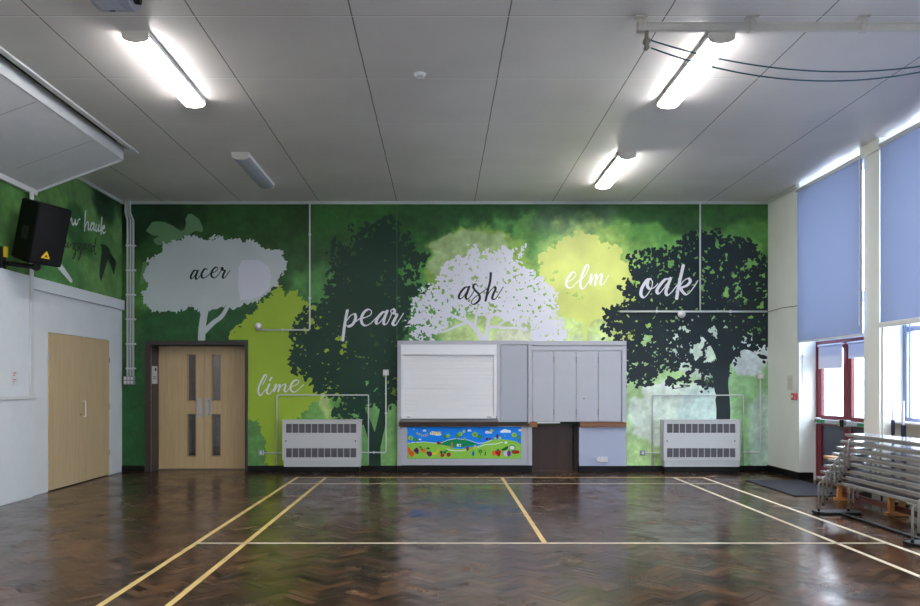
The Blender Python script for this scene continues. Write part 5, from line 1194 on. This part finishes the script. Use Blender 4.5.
tb = BM(); prism(tb, [(cx - 0.022, cz + 0.014), (cx + 0.022, cz + 0.014), (cx + 0.004, cz + 0.045), (cx - 0.004, cz + 0.045)], 'y', -0.0355, -0.034); sp('badge_mark', tb, mat('badge_dark', (90, 70, 10), 0.4), bd)
sb_ = BM(); box(sb_, -w_ / 2 + 0.012, -w_ / 2 + 0.016, 0.10, 0.22, 0.25, 0.40); sp('side_handle', sb_, mat('handle_black', (30, 30, 26), 0.5), t)
# bracket
yk, zk = LW(1.5, 258)
kb = Vector((( 36 - PX) * 8.72 / F, 8.72, H + (PY - 267) * 8.72 / F))
t = thing('speaker_bracket', (XL, yk, zk), 'black wall arm with yellow tag carrying the loudspeaker', 'bracket')
obj('wall_plate', bx(XL + 0.001, XL + 0.03, yk - 0.05, yk + 0.05, zk - 0.13, zk + 0.13, 0.004), M_blackp, t)
bm = BM(); tube(bm, [(XL + 0.03, yk, zk - 0.06), (kb.x, kb.y, kb.z)], 0.028, 12); obj('arm', bm, M_blackp, t)
bm = BM(); lathe(bm, [(0.03, -0.05), (0.042, -0.03), (0.042, 0.03), (0.03, 0.05)], kb, 'y', 18); obj('knob', bm, M_blackp, t)
bm = BM(); bc = org + R3 @ Vector((0, 0.15, 0)); tube(bm, [tuple(kb), (bc.x, bc.y, bc.z + 0.01)], 0.02, 10); obj('post', bm, M_blackp, t)
obj('yellow_tag', bx(XL + 0.03, XL + 0.06, yk - 0.02, yk + 0.03, zk + 0.01, zk + 0.13, 0.003), mat('tag_yellow', (230, 200, 30), 0.4), t)

# ------------------------------------------------------------------ stack of steel-legged benches
M_slab = mat('bench_laminate', (160, 164, 176), 0.14, var=0.03, coat=0.4)
M_edge = mat('bench_edge', (134, 131, 124), 0.45)
M_tube = mat('bench_tube_grey', (172, 172, 168), 0.32, metal=0.55)
BX, BY0, BY1, ZT = 4.066, 6.46, 8.25, 0.393
BW = 0.29
def make_bench(label):
    t = thing('bench', (BX + BW / 2, (BY0 + BY1) / 2, 0.03), label, 'bench', 'stacked benches')
    seat = obj('seat', bx(BX, BX + BW, BY0, BY1, ZT - 0.030, ZT, 0.005, 2), M_slab, t)
    bm = BM(); e = 0.002
    for (p, q, c, d) in ((BX - e, BX + BW + e, BY0 - e, BY0 + .003), (BX - e, BX + BW + e, BY1 - .003, BY1 + e), (BX - e, BX + .003, BY0, BY1), (BX + BW - 0.003, BX + BW + e, BY0, BY1)): box(bm, p, q, c, d, ZT - 0.0275, ZT - 0.003)
    obj('edge_band', bm, M_edge, seat)
    bm = BM()
    for x in (BX + 0.05, BX + BW - 0.05): box(bm, x - 0.011, x + 0.011, BY0 + 0.07, BY1 - 0.08, ZT - 0.044, ZT - 0.0305)
    obj('under_rail', bm, M_tube, t)
    for y in (BY0 + 0.08, BY1 - 0.09):
        for (x, s) in ((BX - 0.014, 1), (BX + BW + 0.014, -1)):
            bm = BM(); P = round_path([(x, y, 0.032), (x, y, ZT - 0.052), (x + s * (BW / 2 + 0.014), y, ZT - 0.052)], 0.035, 6)
            tube(bm, P, 0.0105, 10); lg = obj('leg', bm, M_tube, t, smooth=True)
            bm = BM(); lathe(bm, [(0.014, 0.030), (0.014, 0.055)], (x, y, 0), 'z', 12); obj('rubber_foot', bm, M_blackp, lg)
    return t
names = ['bench at the bottom of the steel-legged stack, standing on the black dolly', 'second bench from the bottom of the steel-legged stack', 'third bench from the bottom of the steel-legged stack', 'fourth bench from the bottom of the steel-legged stack',
         'fourth bench from the top of the steel-legged stack', 'third bench from the top of the steel-legged stack', 'second bench from the top of the steel-legged stack', 'bench at the very top of the steel-legged stack']
b0 = make_bench(names[0])
for k in range(1, 8):
    c = copy_tree(b0); c.location = b0.location + Vector((0.0, -0.085 * k, 0.0714 * k)); c['label'] = names[k]
t = thing('bench_dolly', (BX + 0.2, (BY0 + BY1) / 2, 0), 'low black dolly under the feet of the stacked benches', 'dolly')
for y in (BY0 + 0.08, BY1 - 0.09):
    bm = BM(); prism(bm, [(BX - 0.06 + 0.0, y - 0.06), (BX + 0.02, y - 0.11), (BX + 0.38, y - 0.11), (BX + 0.42, y - 0.06), (BX + 0.42, y + 0.06), (BX + 0.38, y + 0.11), (BX + 0.02, y + 0.11), (BX - 0.06, y + 0.06)], 'z', 0.002, 0.03)
    obj('foot_plate', bm, M_blackp, t)
obj('connecting_bar', bx(BX + 0.16, BX + 0.20, BY0 + 0.19, BY1 - 0.2, 0.006, 0.024), M_blackp, t)

# wooden gym benches behind the stack
M_gym = wood_mat('orange_varnished_pine', (206, 146, 82), (180, 116, 58), 0.3, 'y', coat=0.3)
M_gymr = wood_mat('red_brown_rail', (110, 48, 36), (84, 34, 28), 0.35, 'y')
def gym(z0, y0, y1, x0, label):
    t = thing('gym_bench', (x0 + 0.11, (y0 + y1) / 2, z0), label, 'bench', 'wooden gym benches')
    obj('seat', bx(x0, x0 + 0.23, y0, y1, z0 + 0.225, z0 + 0.255, 0.005), M_gym, t)
    obj('rail', bx(x0 + 0.09, x0 + 0.14, y0 + 0.12, y1 - 0.12, z0 + 0.045, z0 + 0.105, 0.004), M_gymr, t)
    for y in (y0 + 0.22, (y0 + y1) / 2, y1 - 0.28):
        bm = BM(); box(bm, x0 + 0.02, x0 + 0.21, y, y + 0.04, z0 + 0.16, z0 + 0.225, 0.003); box(bm, x0 + 0.03, x0 + 0.085, y, y + 0.04, z0 + 0.03, z0 + 0.16, 0.003); box(bm, x0 + 0.145, x0 + 0.20, y, y + 0.04, z0 + 0.03, z0 + 0.16, 0.003); box(bm, x0, x0 + 0.23, y - 0.01, y + 0.05, z0, z0 + 0.035, 0.003)
        obj('leg', bm, M_gym, t)
gym(0.0, 6.7, 9.35, 4.70, 'lower wooden gym bench on the floor behind the steel-legged stack')
gym(0.256, 6.72, 9.37, 4.705, 'upper wooden gym bench resting on the other behind the steel-legged stack')

# ------------------------------------------------------------------ poles standing by window 2, door mat
M_navy = mat('navy_foam', (24, 32, 58), 0.6); M_tip = mat('pale_tip', (190, 186, 198), 0.4)
for (px, y, zt1, zt2, lab, r) in ((893, 8.86, 0.99, 1.27, 'navy sleeved upright pole with pale pink grey tip, left of two by the window', 0.02), (903.5, 8.68, 0.94, 1.20, 'navy sleeved upright pole with slim white handle, right of two by the window', 0.026)):
    x = (px - PX) * y / F
    t = thing('upright_pole', (x, y, 0), lab, 'pole')
    bm = BM(); tube(bm, [(x, y, 0.0), (x, y, zt1 - 0.02)], r, 12); obj('sleeve', bm, M_navy, t, smooth=False)
    bm = BM(); tube(bm, [(x, y, zt1 - 0.02), (x, y, zt2)], [r * 0.5, r * 0.4], 10); obj('handle', bm, M_tip, t)
    bm = BM(); lathe(bm, [(0.06, 0), (0.06, 0.012), (0.03, 0.02)], (x, y, 0), 'z', 20); obj('foot', bm, M_blackp, t)
t = bx(4.38, XR - 0.02, 9.42, 10.95, 0.0012, 0.012, 0.004); o = obj('door_mat', t, mat('charcoal_mat', (44, 45, 52), 0.95, var=0.15, scale=120, bump=0.6, bscale=300)); props(o, 'charcoal door mat on the floor in front of the red doors', 'mat')

# ------------------------------------------------------------------ light
w = bpy.data.worlds.new('sky'); SC.world = w; w.use_nodes = True
N = w.node_tree.nodes; L = w.node_tree.links; bg = N['Background']
tc = N.new('ShaderNodeTexCoord'); sx = N.new('ShaderNodeSeparateXYZ'); L.new(tc.outputs['Generated'], sx.inputs[0])
r = N.new('ShaderNodeValToRGB'); r.color_ramp.elements[0].color = (0.88, 0.935, 1.0, 1); r.color_ramp.elements[1].color = (0.72, 0.84, 1.0, 1); r.color_ramp.elements[0].position = 0.0; r.color_ramp.elements[1].position = 0.9
L.new(sx.outputs['Z'], r.inputs['Fac']); L.new(r.outputs['Color'], bg.inputs['Color']); bg.inputs['Strength'].default_value = WORLD
la = bpy.data.lights.new('corridor_fill', 'POINT'); la.energy = 22; la.shadow_soft_size = 0.15; la.color = (1, 0.95, 0.9)  # added fill light without a fitting, lifts the corridor behind the slots
lo = bpy.data.objects.new('corridor_fill', la); lo.location = (mid, yl + 1.2, 2.3); COL.objects.link(lo)

# ------------------------------------------------------------------ camera
cam = bpy.data.cameras.new('camera'); cam.sensor_width = 36; cam.lens = F / 920 * 36
cam.shift_x = (460 - PX) / 920; cam.shift_y = (PY - 303) / 920; cam.clip_start = 0.05; cam.clip_end = 200
co = bpy.data.objects.new('camera', cam); co.location = (0, 0, H); co.rotation_euler = (math.pi / 2, 0, 0); COL.objects.link(co); SC.camera = co
vs = SC.view_settings; vs.view_transform = 'Standard'; vs.look = 'None'; vs.gamma = 1; vs.use_curve_mapping = False; vs.exposure = EXPO
